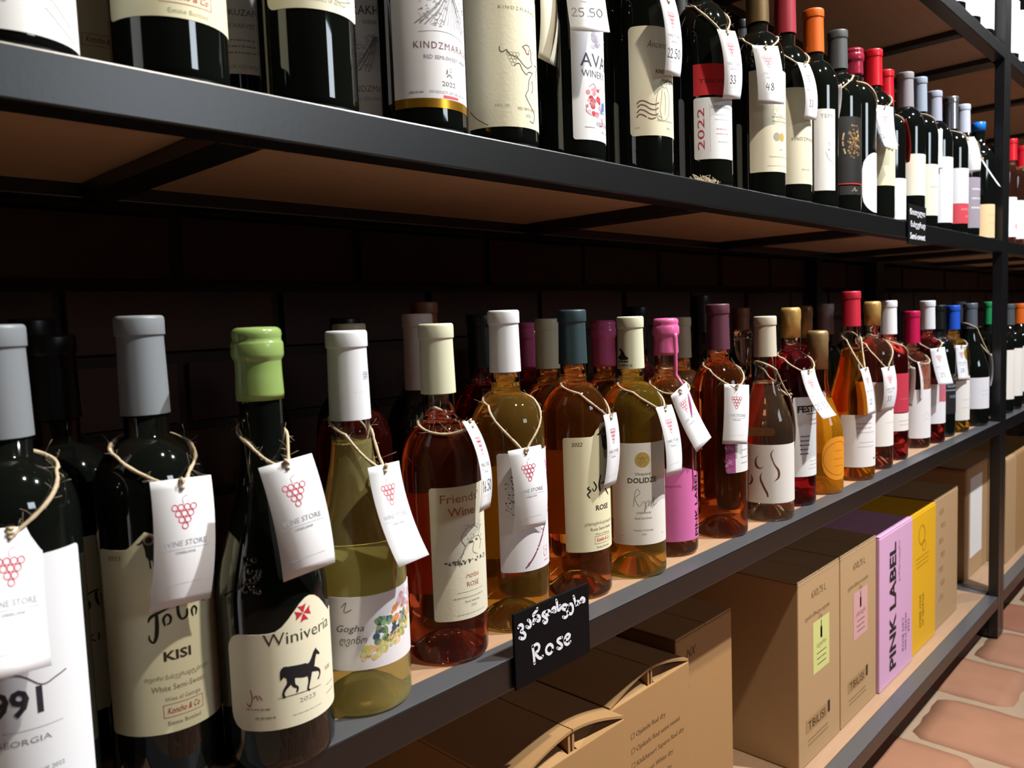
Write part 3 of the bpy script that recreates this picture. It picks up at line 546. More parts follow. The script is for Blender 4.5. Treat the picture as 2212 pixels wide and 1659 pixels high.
B['purp10'] = bottle('maroon-capped dark rosé bottle with half purple, half white label', 1.005, .060, ZB, r=.038, h=.327, zs=.2, zn=.247, zc=.263, cap=FOIL('maroon', (92, 50, 66), .45), glass=wine('rust', (.80, .22, .05), .975), fill=.25, labels=[LB(-1.9, -2.42, -1.0, .092, .150, 'E2E4E4', [('b', -19.5, 92.5, -5.5, 149, '9C4E86'), *dots(22, -19, -7, 95, 146, ['B26A9C', '83386C', 'C48AB2'], 1, 3.5, 14), *lines(4, 22, [132, 122, 112, 104], '8E92A0', 1.2)])])
B['sq11'] = bottle('pale salmon sloping bottle with brown curled strokes on white label', 1.126, .048, ZB, 'burg', r=.040, h=.307, zs=.133, zn=.236, rn=.0152, zc=.246, cap=mat('foil_putty', srgb(206, 198, 180), .42), glass=wine('salmon', (.93, .66, .40), .975), fill=.205, labels=[LB(-2.24, -3.4, -1.1, .028, .116, 'DDDBD6', [('l', CURLS, 2, '5E3428')], cr=0),
    LB(-2.24+PI, -2.24+PI-.6, -2.24+PI+.6, .12, .13, 'C8B088', name='back_label')])
B['fes12'] = bottle('gold-capped dark red bottle with white label headed FES', 1.235, .057, ZB, r=.0375, h=.319, zs=.206, zn=.248, zc=.27, cap=GOLDF, style='cork', glass=wine('garnet', (.42, .01, .02), .975), fill=.25, labels=[LB(-1.65, -2.65, -.8, .048, .176, 'E0E2E2', [('t', 'FESTIVAL', 0, 152, 10, '24242C', {'w': 62, 'b': .05}), ('b', -16, 148, 20, 149, '24242C'), *lines(-10, 18, [138, 131], 'B88A90', 1.6), *lines(-28, -10, [112, 105, 98, 91, 84], '44444E', 2), *lines(-12, 16, [72, 66, 60], '9A9AA4', .8)])])
B['cork13'] = bottle('short bottle of orange wine with round orange label', 1.341, .057, ZB, 'burg', r=.041, h=.278, zs=.10, zn=.20, rn=.0165, zc=.212, cap=mat('foil_bronze', srgb(158, 132, 92), .4, metal=.5), style='cork', glass=wine('tangerine', (.97, .42, .02), .8), fill=.16, labels=[LB(-1.85, -2.6, -1.05, .024, .098, 'D98C1E', [('r', 0, 61, 29, .7, '7A4A10'), *lines(-10, 14, [74, 60, 48], 'A86A14', 1)], cr=.028)])
B['red14'] = bottle('tall crimson-capped bottle of orange wine with white lower label', 1.480, .052, ZB, 'burg', r=.040, h=.345, zs=.135, zn=.268, rn=.015, zc=.281, cap=REDF, glass=wine('orange', (.95, .36, .02), .95), fill=.238, labels=[LB(-2.1, -3.25, -1.3, .025, .121, 'E2E0E0', [*lines(-22, 12, [104, 96], 'A29CB0', 1.6), *lines(-16, 20, [88, 70, 62], '9AA0A8', .9), ('b', 18, 38, 24, 41, '3A3A44')])])
B['gold15'] = bottle('gold-capped rosé bottle behind the orange wine, tag over white label', 1.602, .057, ZB, r=.0375, h=.326, zs=.21, zn=.255, zc=.279, cap=GOLDF, style='cork', seg=36, glass=wine('blush', (.80, .32, .20), .975), fill=.252, labels=[LB(-1.9, -3.0, -.9, .045, .17, 'E3E1DE', lines(-10, 20, [120, 90], 'C8C6C8'))])
B['w16'] = bottle('white-capped rosé bottle with red label above white band', 1.715, .064, ZB, r=.0375, h=.327, zs=.2, zn=.243, zc=.258, cap=WHITEF, seg=36, glass=wine('ruby', (.70, .06, .06), .975), fill=.25, labels=[LB(-1.9, -3.0, -.9, .098, .178, 'B93448', lines(-14, 14, [125], 'D07080')), LB(-1.9, -3.0, -.9, .060, .096, 'E4E0DC', lines(-16, 16, [80, 72], 'A8A8B0'))])
B['mag17'] = bottle('magenta-capped rosé bottle with large white label, second before black bottle', 1.885, .070, ZB, r=.0375, h=.303, zs=.17, zn=.214, zc=.232, cap=FOIL('magenta', (190, 22, 78), .36), seg=36, glass=wine('blush', (.80, .32, .20), .975), fill=.22, labels=[LB(-1.95, -3.0, -.9, .022, .13, 'E6E4E6', [('l', [[(-8, 70), (0, 80), (8, 70)], [(-10, 60), (0, 66), (10, 60)]], .6, 'B8B6C0')])])
B['w18'] = bottle('white-capped dark rosé bottle with pink and white picture label', 1.968, .062, ZB, r=.0375, h=.325, zs=.19, zn=.241, zc=.26, cap=WHITEF, seg=36, glass=wine('ruby', (.70, .06, .06), .975), fill=.245, labels=[LB(-1.9, -3.0, -.9, .045, .135, 'E6E6EA', [('b', -10, 95, 28, 134, 'C26A78'), *dots(14, -4, 26, 90, 104, ['D8503A', 'E08060'], 1, 3, 15)])])
B['blk19'] = bottle('black bottle with grey lettering and gold ring next to white-capped one', 2.074, .068, ZB, r=.0375, h=.314, zs=.19, zn=.236, zc=.256, cap=BLACKF, seg=36, labels=[LB(-1.9, -2.9, -.9, .055, .15, '1B1C20', [('t', 'RESERVE', 4, 118, 6, 'A8ACB4', {'w': 40}), ('b', -20, 110, 26, 113, '8A8E96'), ('t', 'WINE', 4, 92, 8, '8A92A0', {'w': 30}), ('r', 8, 142, 6, 1.2, 'A8924A')])])
B['blue20'] = bottle('blue-capped bottle of amber wine with narrow white label', 2.163, .060, ZB, r=.0375, h=.312, zs=.186, zn=.232, zc=.253, cap=FOIL('blue', (30, 84, 196)), seg=36, glass=wine('honey', (.9, .5, .06), .975), fill=.24, labels=[LB(-1.95, -2.9, -1.0, .03, .138, 'EDEAE4', [('b', -30, 128, 30, 131, 'B8882E'), *lines(-14, 16, [80, 60], 'C0BCB4')])])
B['champ21'] = bottle('broad black sparkling bottle with pale label, just before the double post', 2.300, .055, ZB, 'burg', r=.044, h=.316, zs=.14, zn=.262, rn=.0155, zc=.25, cap=FOIL('blue_grey', (104, 112, 124), .35, .4), seg=36, labels=[LB(-1.95, -3.2, -.9, .045, .125, 'E2E2E8', lines(-14, 20, [90, 80], 'C0C0C8'))])
# wax drip on the pink bottle
bt = B['pink9']; mb = MB()
dr = [(-1.75, .290), (-1.72, .272), (-1.70, .255), (-1.68, .235), (-1.66, .215), (-1.64, .195), (-1.66, .17), (-1.62, .14), (-1.63, .118), (-1.6, .10), (-1.61, .088)]
pp = [Vector(((prof_r('bord', .0375, .18, .232, .0148, z)+.0009)*math.cos(a), (prof_r('bord', .0375, .18, .232, .0148, z)+.0009)*math.sin(a), z)) for a, z in catmull(dr, 3)]
tube(mb, pp, lambda t: .0034-.0024*min(1, t*1.6) if t < .95 else .0016, PINKW, 8); mb.build('wax_drip', bt)
# raised grape emblem in the glass of the green-waxed bottle
mb = MB()
for i in range(16):
    a = -2.52+random.uniform(-.22, .22); z = .142+random.uniform(-.012, .012); R_ = prof_r('burg', .04, .118, .245, .0155, z)
    lathe(mb, [(0, .0024), (.002, .0015), (.0028, 0)], 8, DARK); n = 8*3
    for k in range(len(mb.v)-n, len(mb.v)):
        x_, y_, z_ = mb.v[k]; mb.v[k] = ((R_-.0004+z_)*math.cos(a)-y_*math.sin(a), (R_-.0004+z_)*math.sin(a)+y_*math.cos(a), z+x_)
mb.build('raised_emblem', B['green'])

def cap_print(bt, items, a0, r=.0158):
    cp = [c for c in bt.children if c.name.startswith('foil_cap')][0]
    prints(items, lambda x, y: ((r+.0009)*math.cos(a0+x/1000/r), (r+.0009)*math.sin(a0+x/1000/r), y/1000), cp, cut=2)
cap_print(B['dol8'], [('p', [(-5, 262), (4, 262), (6, 264), (2, 267), (0, 271), (-3, 275), (-6, 276), (-7, 274), (-4, 272), (-5, 268), (-9, 266), (-10, 264)], '1A1A18'), *[('b', u, 259, u+2.2, 261, '1A1A18') for u in range(-9, 6, 3)], ('t', 'WINES', 0, 254, 2.6, '2A2A26', {'w': 20})], -3.05)
cap_print(B['white4'], [('t', 'KARDANAKHI', 0, 258, 3.4, '9AA0AC', {'w': 22}), ('b', -9, 254, 9, 254.4, '9AA0AC'), *[('r', a*2-2, 272+b*2, 1.1, .35, '9AA0AC') for a in range(3) for b in range(3)]], -1.15)
# ------------------------------------------------------------------ middle shelf, bottles behind the front row
def back(label, x, y, z0, h, cap, style='foil', kind='bord', glass=None, hexs=None, zc=None, fill=None, lz=(.04, .14), items=(), g=None, aw=1.1):
    return bottle(label, x, y, z0, kind, r=.037, h=h, zs=.195 if kind == 'bord' else .12, zn=h-.08, rn=.0148, zc=zc or h-.062, cap=cap, style=style, glass=glass, fill=fill, seg=28, group=g,
        labels=[LB(-1.7, -1.7-aw, -1.7+aw, lz[0], lz[1], hexs, items)] if hexs else [])
GB = 'bottles in the shaded second row of the middle shelf'
PUTTY = mat('foil_sand', srgb(200, 190, 160), .45)
back('black-capped dark bottle in the shade, far left behind the first bottle', .192, .225, ZB, .330, BLACKF, hexs='D8D2B0', g=GB)
back('dark-topped bottle in shade with cream KISI label, squeezed left of the slate-capped one', .183, .148, ZB, .316, BLACKF, hexs=CREAM, g=GB, lz=(.04, .17), items=[*ram(22, 165, .8), ('t', 'KISI', 10, 92, 6, '3A3528', {'w': 18}), ('l', [[(a+10, b, *q) for a, b, *q in st] for st in KISI], 1.6, '1E1A14')])
back('sand-topped bottle just behind the white cap of the pale yellow wine', .448, .152, ZB, .317, PUTTY, g=GB, glass=wine('ruby', (.70, .06, .06), .975), fill=.23)
back('black-topped bottle deepest behind the pale yellow wine', .500, .235, ZB, .324, BLACKF, g=GB)
back('shaded white-capped bottle behind the coral rosé', .533, .150, ZB, .325, mat('foil_pinkish_white', srgb(206, 190, 186), .5), g=GB, zc=.245)  # cap foil in an even pinkish off-white
back('brown-topped tall bottle deepest behind the coral rosé', .612, .232, ZB, .340, mat('foil_brown', srgb(120, 74, 48), .5), g=GB)
back('black-capped bottle half hidden left behind the golden wine', .640, .165, ZB, .323, BLACKF, g=GB, glass=wine('garnet', (.42, .01, .02), .975), fill=.24)
back('pink-topped bottle deep between the golden wine and teal cap', .800, .235, ZB, .311, PINKW, 'wax', g=GB, glass=wine('garnet', (.42, .01, .02), .975), fill=.24)
back('cream-capped bottle in shade left of the teal cap', .742, .150, ZB, .315, CREAMF, g=GB, glass=wine('copper', (.88, .38, .10), .975), fill=.24, hexs='D8D4C8')
back('pink-waxed bottle in shade between teal and cream caps', .860, .152, ZB, .310, PINKW, 'wax', g=GB, glass=wine('copper', (.88, .38, .10), .975), fill=.236, hexs='C8609E', lz=(.02, .11))
back('black-capped bottle in shade just behind the vineyard name bottle', .945, .155, ZB, .328, BLACKF, g=GB, glass=wine('garnet', (.42, .01, .02), .975), fill=.24)
back('putty-capped bottle in shade right behind the pink wax neck', 1.052, .150, ZB, .310, PUTTY, g=GB, glass=wine('copper', (.88, .38, .10), .975), fill=.23)
back('tall black bottle in shade behind the maroon cap', 1.165, .180, ZB, .345, BLACKF, g=GB)
back('thin-necked uncapped clear bottle between maroon and putty caps', 1.262, .155, ZB, .284, CLEAR, 'cork', g=GB, glass=wine('garnet', (.42, .01, .02), .975), fill=.2, kind='burg')
back('brown-capped bottle in deep shade behind the clear-necked one', 1.350, .205, ZB, .322, mat('foil_brown', srgb(120, 74, 48), .5), g=GB)
back('bronze-capped bottle in shade behind the short orange one', 1.502, .150, ZB, .322, mat('foil_bronze', srgb(158, 132, 92), .4), 'cork', g=GB, glass=wine('garnet', (.42, .01, .02), .975), fill=.24, hexs='E0DED8')
back('grey-capped bottle in shade left of the tall crimson cap', 1.605, .150, ZB, .325, mat('foil_mid_grey', srgb(150, 146, 148), .45), g=GB, hexs='DCDCE0')
back('brown-topped bottle in shade behind the gold cap', 1.745, .155, ZB, .322, mat('foil_brown', srgb(120, 74, 48), .5), g=GB)
back('grey-capped bottle behind the blue cap', 2.60, .155, ZB, .322, mat('foil_mid_grey', srgb(150, 146, 148), .45), g=GB, hexs='DCDCE0')
back('black-capped bottle in shade between the two white caps', 2.02, .155, ZB, .312, BLACKF, g=GB, hexs='DCDCE0')
back('green-capped bottle peeking out next to the double post', 2.505, .055, ZB, .318, FOIL('green', (44, 150, 92), .35), g=GB, hexs='E0E0D0')
# ------------------------------------------------------------------ upper shelf, front row
GA = 'front row of red wines on the upper shelf'
A = {}
def fa(key, label, x, h, cap, zc, lab, y=.045, style='foil', **k):
    A[key] = bottle(label, x, y, ZA, r=.0375, h=h, zs=k.pop('zs', .19), zn=k.pop('zn', .24), zc=zc, cap=cap, style=style, labels=lab, seg=k.pop('seg', 44), **k)
fa('a1', 'dark bottle with white 2023 label cut off at top left corner', .144, .315, BLACKF, .25, [LB(-1.75, -3.2, -.36, .009, .13, 'E8EAEA', [('t', '2023', -8, 24, 5, 'B8C2BE'), ('l', [[(14, 40), (24, 30), (36, 20)], [(18, 26), (28, 18), (40, 12)]], .7, 'A8B0AC')])])
fa('a2', 'dark bottle with cream label and red boxed signature, top left', .242, .318, BLACKF, .25, [LB(-1.58, -3.12, -.3, .039, .16, CREAM, [*koncho(-3, 48, 34, 10), ('t', 'Estate Bottled', -2, 42, 3, 'C2C0A0', {'w': 26}), ('t', 'Wine of Georgia', -4, 61, 3, '9A9678')])])
fa('a3', 'dark bottle with high cream label ending well above the rail', .350, .318, BLACKF, .25, [LB(-1.75, -2.93, -.72, .071, .17, 'E4E2C8', [('t', 'PRODUCT OF GEORGIA', 4, 77, 2.6, 'AAA690', {'w': 30}), ('l', [[(-6, 86), (2, 90), (10, 84), (18, 90), (24, 82)], [(0, 84), (12, 80), (26, 84)]], .45, '6E6A58'), *lines(-14, -4, [84], 'B0AC98', .8)], cr=.006)])
fa('a4', 'dark bottle with vineyard etching label edged in gold', .466, .318, BLACKF, .25, [LB(-1.7, -2.97, -.4, .027, .15, 'E6E6EA', [*etching(-26, 32, 86, 118), ('l', [[(-24, 81), (-8, 82.5), (8, 82), (28, 78)]], .35, '8A8A92'), ('t', 'KINDZMARAULI', 3, 68, 5.6, '7E5A60', {'w': 62, 'sp': 1.2}), ('t', 'RED SEMI-SWEET WINE', 3, 59.5, 3.2, '8E8E98', {'w': 46}),
    *dots(14, 0, 5, 46, 55, ['8E8468', '6E6650'], .4, .8, 4), ('t', '2022', 2, 38, 3.8, '6E6E6A', {'w': 14}), ('t', 'PRODUCT OF GEORGIA', 3, 31.5, 2.2, 'A8A8B0', {'w': 38}), *lines(-34, -20, [31.5], 'A8A8A8', 1.2), ('b', -4, 28, 12, 30.2, 'D8505A')], cr=0),
    LB(-1.7, -2.97, -.4, .0195, .0272, 'B98A28', m=mat('gold_band', srgb(206, 152, 44), .3, metal=.85), cr=0, name='gold_band')])
fa('a5', 'dark bottle with cream label drawn with a line dancer', .562, .318, BLACKF, .25, [LB(-1.65, -3.26, -.35, .018, .16, 'E5E1C4', [('l', DANCER, .8, '4A4434'), ('l', DANCER_RED, 1.1, 'A8343A'), *[('r', -17+a*3.2+b*1.5, 84-b*3, 1.7, .35, '8E8870') for b in range(4) for a in range(4-b)],
    ('t', 'G', -26, 139, 8, '4A4436'), ('t', 'GLA’S', 12, 139, 8, '4A4436', {'w': 32}), ('r', -13, 143, 4.8, 1.6, '8A4A3E'), ('t', 'KINDZMARAULI', 0, 124, 3, 'A09A80', {'w': 50, 'sp': 1.3}), ('t', '0.75 L  12%', -24, 36, 2.4, '9A9478', {'w': 14}), ('t', 'RED SEMI SWEET', 3, 34, 2.6, '9A9478', {'w': 24}), ('t', '2021', 3, 28, 2.6, '9A9478')], cr=.0015, bump=(320, .3, .0006))])
fa('a6', 'dark bottle with white winery label splashed red and blue', .670, .318, BLACKF, .25, [LB(-1.35, -2.38, -.3, .021, .162, 'E8EAEE', [('t', 'AVANI', 0, 95, 13.5, '3E3A52', {'w': 58}), ('t', 'WINERY', -11, 84.5, 7, '3E4A5A', {'w': 34, 'b': -.004}),
    *dots(24, -14, -2, 112, 132, ['8E8CA0', 'A6A4B4', 'BEBCC8'], 1, 3.6, 21), *dots(26, -24, -4, 46, 74, ['C83A4A', 'D88A96', 'E6C4C8', 'B02838', 'C89CA8'], .8, 3.4, 22), *dots(8, -2, 4, 48, 60, ['3AA0C4', '5A6AB0'], 1, 3, 23), ('l', [[(-20, 74), (-14, 78), (-8, 72), (-2, 76)], [(-22, 56), (-24, 50), (-18, 46)]], .5, '8A2A3A'), ('l', [[(-2, 44), (0, 38), (-6, 36)]], 1.4, 'C83A4A'),
    ('t', 'KINDZMARAULI', 6, 36, 4.6, '7A7A8C', {'w': 34}), ('b', -26, 33.5, -14, 34, '7A7A8C'), ('t', 'SEMI SWEET', 6, 29.5, 2.4, '9A9AA8', {'w': 18})], cr=.003)])
fa('a7', 'dark bottle with cream label of brown waves and a cloaked figure', .804, .318, BLACKF, .25, [LB(-1.6, -2.88, -.4, .044, .166, 'DFD8BC', [('l', WAVES, 1.3, '6E4636'), ('l', MONK, .6, '8E8468'), ('t', 'Ancient', -14, 142, 8, '3A3428', {'w': 26, 'sh': .3, 'b': -.01}), ('t', 'KINDZMARAULI', 2, 114, 4.2, '2E2A22', {'w': 38, 'b': .02}), ('t', 'ყვარელი', 2, 105, 4, '2E2A22', {'w': 22, 'b': .02}),
    ('t', 'Red Semi Sweet Wine', -2, 60, 2.6, 'A39A7E', {'w': 28}), ('t', '12.5%', -40, 52, 2, '8A8268'), ('t', '2020', 0, 52, 2, '8A8268')], cr=.005)])
fa('a8', 'dark bottle with red block above white 2022 label', .948, .305, mat('foil_silver', srgb(190, 190, 196), .25, metal=.9), .265, [LB(-1.7, -2.93, -1.32, .115, .154, 'C4202C', [('t', 'TBILVINO', -14, 130, 5, '3A1016', {'w': 50})], cr=0), LB(-1.7, -2.93, -1.32, .035, .112, 'E2E4E8', [
    ('t', '2022', -33, 73, 8.5, 'B03448', {'rot': 90, 'w': 52}), ('b', -26, 44, -25.6, 104, 'B8BAC2'), ('t', 'KINDZMARAULI', -8, 98, 4, '8A8E9A', {'w': 32}), *lines(-22, 6, [90, 84], 'C4C6CC', .8), *lines(-18, 2, [72, 66], 'C4989E', 1), *lines(-18, 2, [56], 'B4B6BE', 1)], cr=.003)])
fa('a9', 'dark gold-necked bottle with cream label and two small discs', 1.106, .318, mat('foil_old_gold', srgb(120, 98, 66), .4, metal=.6), .252, [LB(-1.75, -3.02, -.8, .036, .178, 'DDD8C0', [('t', 'Qvevri', -16, 138, 5, '5A543E', {'w': 26}), *dots(70, -12, 16, 100, 128, ['C8C2A6', 'B4AE92'], .4, 1.2, 31), ('d', -8, 85, 6, '9C9884'), ('d', 2, 85, 6, 'B89A50'), *lines(-18, 18, [112, 106], '8E886E', 1.2), ('t', '2021', 0, 66, 2.4, '8A846A'), ('t', 'Kindzmarauli Red Wine', 0, 56, 2.4, 'A8A288', {'w': 40}), *lines(-26, 22, [44], 'B4AE92', .8)], cr=.001)])
fa('a10', 'dark maroon-capped bottle with plain cream label, shaded at left', 1.197, .330, FOIL('maroon_red', (150, 44, 56), .38), .258, [LB(-1.75, -2.79, -.8, .028, .170, 'D4CFB8', [('t', 'KINDZMARAULI', 0, 92, 5, '6A6450', {'w': 56, 'sp': 1.2}), ('t', 'RED WINE', -4, 48, 2.4, 'A09A84')], cr=.001)])
fa('a11', 'dark orange-capped bottle with narrow white label', 1.302, .321, FOIL('orange', (206, 96, 26), .36), .252, [LB(-2.25, -2.745, -1.76, .028, .156, 'DDDDDA', [('t', 'TEMI', 2, 142, 6, '8E9298', {'w': 22}), ('l', [[(4, 104), (8, 98)], [(0, 88), (4, 78), (12, 72), (16, 66)]], .6, '7E7E86'), ('d', 5, 92, 1.2, '5A4A4E'), ('b', -12, 60, -11.6, 126, 'C8C8CC')], cr=.001)])
fa('a12', 'black bottle with ornate bronze relief and thin red line', 1.402, .311, mat('foil_charcoal', srgb(74, 78, 80), .45), .246, [LB(-1.9, -2.8, -1.0, .05, .16, '15130F', [*dots(130, 0, 0, 0, 0, ['8A6A3A', '5A4020', '6E5028', 'A8844A'], .5, 2.2, 41, lambda a, b: (14*math.cos(a*20)*b-4, 118+30*math.sin(a*20)*b)), ('d', 4, 128, 2.2, 'D8A82A'), *dots(24, 0, 0, 0, 0, ['B89A6A', 'CDB48A'], .8, 1.8, 42, lambda a, b: (-20-5*math.sin(a*3), 96+44*a))], cr=0),
    LB(-1.9, -2.9, -.9, .0475, .0495, 'B4282E', cr=0, name='red_line'), LB(-1.9, -2.7, -1.1, .03, .045, '1C1B1A', [('l', [[(-10, 36), (-6, 38), (-4, 42), (-2, 36), (2, 38)]], .9, 'B8A890')], cr=0, name='neck_text')])
fa('a13', 'dark bottle with maroon bulbous wax top and half-round white label', 1.474, .297, FOIL('maroon_wax', (140, 36, 56), .2), .249, [LB(-1.55, -2.42, -.6, .006, .11, 'DDDBDE', [*lines(-16, 14, [84, 78], 'A8A6B0', 1), *lines(-10, 10, [40], 'B8A0A8', .8)], cr=.03)], style='wax')
fa('a14', 'dark bright-red-capped bottle with pale yellow label', 1.571, .316, FOIL('red', (200, 26, 40), .3), .249, [LB(-1.9, -3.1, -.8, .062, .15, 'DDD8B4', [*dots(16, -10, 10, 126, 146, ['5A6A3A', '7A8A5A'], 1, 3, 43)], cr=.001)], seg=36)
fa('a15', 'shorter red-capped dark bottle next to the bright-red-capped one', 1.656, .297, FOIL('red', (200, 26, 40), .3), .222, [LB(-1.9, -2.9, -.8, .006, .085, 'DEE0E6', [('d', 24, 14, 3, 'D83A4A')], cr=.002)], seg=36, y=.052, zn=.215, zs=.17)
fa('a16', 'dark grey-capped bottle with short ivory label behind chalk card', 1.752, .310, mat('foil_mid_grey', srgb(150, 146, 148), .45), .24, [LB(-1.9, -3.0, -.8, .060, .142, 'ECE8D4', [*lines(10, 24, [90, 84], 'D8A898', 1)], cr=.001)], seg=36)
BG = FOIL('pale_blue_grey', (156, 166, 180), .4)
fa('a17', 'dark blue-grey-capped bottle with tall pale green-white label, right of chalk card', 1.840, .317, BG, .245, [LB(-1.9, -3.0, -.8, .026, .132, 'E6E8D0', [*lines(-12, 14, [84], 'B8BCA0', 2)], cr=.001)], seg=36)
fa('a18', 'dark lavender-capped bottle with full white label', 1.946, .308, FOIL('lavender_grey', (170, 172, 188), .4), .242, [LB(-1.9, -3.0, -.8, .018, .16, 'EEF0F2', [], cr=.001)], seg=36)
fa('a19', 'dark silver-topped bottle with white over red label', 2.073, .318, mat('foil_silver', srgb(190, 190, 196), .25, metal=.9), .244, [LB(-1.9, -3.0, -.8, .070, .15, 'E2E2E6', cr=0), LB(-1.9, -3.0, -.8, .024, .070, 'D0444E', [('t', 'SAPERAVI', 4, 54, 5, 'E8A8AC', {'w': 34}), ('t', '2021', 6, 38, 5, 'E8A8AC')], cr=0)], seg=36)
fa('a20', 'dark pale-capped bottle with mauve grey label', 2.176, .318, FOIL('pale_lilac', (186, 190, 204), .4), .25, [LB(-1.9, -3.0, -.8, .02, .14, '9A929C', [*lines(-18, 20, [110, 88, 66], 'D8D4DC', 4)], cr=0)], seg=36)
fa('a21', 'dark blue-topped bottle with kraft paper label beside the double post', 2.320, .298, FOIL('bright_blue', (26, 118, 214), .35), .275, [LB(-1.9, -3.0, -.8, .004, .088, 'E8C898', [*lines(-14, 16, [60, 40], 'C8A070', 1)], cr=0)], seg=36, style='screw')
G2 = 'second row of dark bottles on the upper shelf'
def sec(label, x, h=.318, hexs='E4E6EA', y=.14, cap=BLACKF, lz=(.012, .15), items=(), **k): return back(label, x, y, ZA, h, cap, hexs=hexs, lz=lz, items=items, g=G2, **k)
sec('second-row bottle with cream label and red script at top left', .222, hexs=CREAM, items=[*koncho(2, 42, 26, 8), ('t', '2022', 0, 90, 4, '9A9678')], lz=(.006, .16), aw=1.3)
sec('second-row bottle with white late harvest label, between two large labels', .345, items=[('t', 'MUKUZANI', -14, 92, 5, '5A5A60', {'w': 34}), ('t', 'SEMI HARVEST', -14, 82, 4, '8A8A90', {'w': 30}), *lines(-26, 0, [72, 67, 62], '9A9AA0', 1.2), ('t', 'OF GEORGIA', -10, 50, 3, '9A9AA0')], lz=(.046, .15), aw=1.3)
sec('second-row bottle with vineyard etching label left of the gold-edged one', .480, items=[('t', 'KAKHETI', -14, 126, 8, '4A4A50', {'w': 38}), ('t', 'WINERY', -14, 117, 4, '8A8A90', {'w': 20}), ('r', -14, 146, 7, .8, '8A8A90'), *etching(-34, 4, 74, 108), ('t', 'KINDZMARAULI', -14, 56, 5.6, '7E7E86', {'w': 52}), ('t', 'RED SEMI-SWEET WINE', -14, 48, 3, '9E9EA6', {'w': 40}), ('t', '2022', -10, 30, 4, '6E6E6A')], lz=(.016, .165), aw=1.3)
sec('second-row bottle behind the line dancer label', .605, hexs=None); sec('second-row bottle left of the splashed winery label', .745, hexs='C8D0C0', aw=.7, lz=(.02, .10))
sec('second-row bottle with pale label right of the splashed winery label', .880, hexs='DDE4F0', aw=.9, lz=(.01, .13)); sec('second-row bottle right of the wavy cream label', 1.045, hexs='C6CAB8', aw=.8, lz=(.02, .12))
for i, (x, n) in enumerate(((1.235, 'gold-necked'), (1.36, 'orange-capped'), (1.50, 'charcoal-capped'), (1.64, 'bright-red-capped'), (1.80, 'grey-capped'), (2.0, 'lavender-capped'), (2.2, 'silver-topped'))):
    sec('second-row dark bottle glimpsed behind the %s one' % n, x, .314, hexs='D8DAE0' if i % 2 else 'DDD8C8', aw=.9, lz=(.02, .13))
# ------------------------------------------------------------------ top shelf and far rack
GT = 'brightly lit bottles on the top shelf'
for i, (x, d) in enumerate(((1.94, 'first one seen above the upper rail'), (2.06, 'second from the left'), (2.19, 'third from the left'), (2.315, 'last one before the double post'))):
    back('dark bottle with glaring white label on top shelf, %s' % d, x, .05, ZT, .315, GREYF, hexs='F0F0F2', lz=(.03, .17), g=GT, aw=1.4)
for i, (x, d) in enumerate(((2.592, 'just right of the double post'), (2.70, 'second right of the double post'), (2.85, 'third right of the double post'))):
    back('white-labelled bottle on the far top shelf, %s' % d, x, .05, ZT, .315, REDF if i == 1 else GREYF, hexs='F0F0F2', lz=(.03, .17), g=GT, aw=1.4)
    back('white-labelled bottle on the far upper shelf, %s' % d, x, .05, ZA, .31, FOIL('red', (200, 26, 40), .3), hexs='F0ECEC', lz=(.02, .13), g='bottles of the far rack', aw=1.2, glass=wine('blush', (.80, .32, .20), .975), fill=.24,
         items=[('d', 6, 50, 9, 'E08A96')])
    back('pale-labelled bottle on the far middle shelf, %s' % d, x, .05, ZB, .31, (BLACKF, mat('foil_charcoal', srgb(74, 78, 80), .45), FOIL('orange', (206, 96, 26), .36))[i], hexs='E8E4DC', lz=(.04, .18), g='bottles of the far rack', aw=1.2)
# ------------------------------------------------------------------ price tags
TG = 'white price tags on twine'
for k, bt, lab, pr_ in (('b91', B['b91'], 'white tag cut by left edge, over the label reading 91', None), ('kisi', B['kisi'], 'white grape-logo tag over the cream KISI label', None), ('green', B['green'], 'tilted white grape-logo tag on the green-waxed bottle', None),
    ('white4', B['white4'], 'white tag curling off the pale yellow wine', None), ('friends', B['friends'], 'edge-on white tag hanging right of the coral rosé', '16.50'), ('w6', B['w6'], 'white grape-logo tag over the dotted purple tree label', None),
    ('rose7', B['rose7'], 'narrow white tag beside the black ram', None), ('dol8', B['dol8'], 'white tag right of the gold disc label', None), ('pink9', B['pink9'], 'slanting white tag next to the pink wax drip', None),
    ('purp10', B['purp10'], 'white tag hanging on the maroon-capped bottle', None), ('sq11', B['sq11'], 'white tag seen from the edge on the salmon bottle', None), ('fes12', B['fes12'], 'slanting white tag on the gold-capped dark red bottle', '25.50'),
    ('red14', B['red14'], 'narrow white tag over the bottle of orange wine', '22'), ('gold15', B['gold15'], 'bulging white tag on the gold-capped rosé', '33'), ('mag17', B['mag17'], 'white tag on the magenta-capped bottle', None),
    ('w18', B['w18'], 'slanting white tag over the pink and white picture label', '35'), ('blue20', B['blue20'], 'small white tag under the blue cap', '28'),
    ('a6', A['a6'], 'white tag priced 25.50, top edge out of view', '25.50'), ('a7', A['a7'], 'white tag priced 22.50 on the wavy label bottle', '22.50'), ('a8', A['a8'], 'white tag priced 33 beside the red block label', '33'),
    ('a9', A['a9'], 'white tag priced 48 below the old gold neck', '48'), ('a10', A['a10'], 'white tag priced 33 on the maroon-capped bottle', '33'), ('a14', A['a14'], 'white tag priced 57.50 below the bright red cap', '57.50'),
    ('a17', A['a17'], 'white tag priced 59 right of the small chalk card', '59'), ('a19', A['a19'], 'curved glaring white tag above the red label', None)):
    price_tag(TAGS[k], bt, lab, pr_, group=TG)
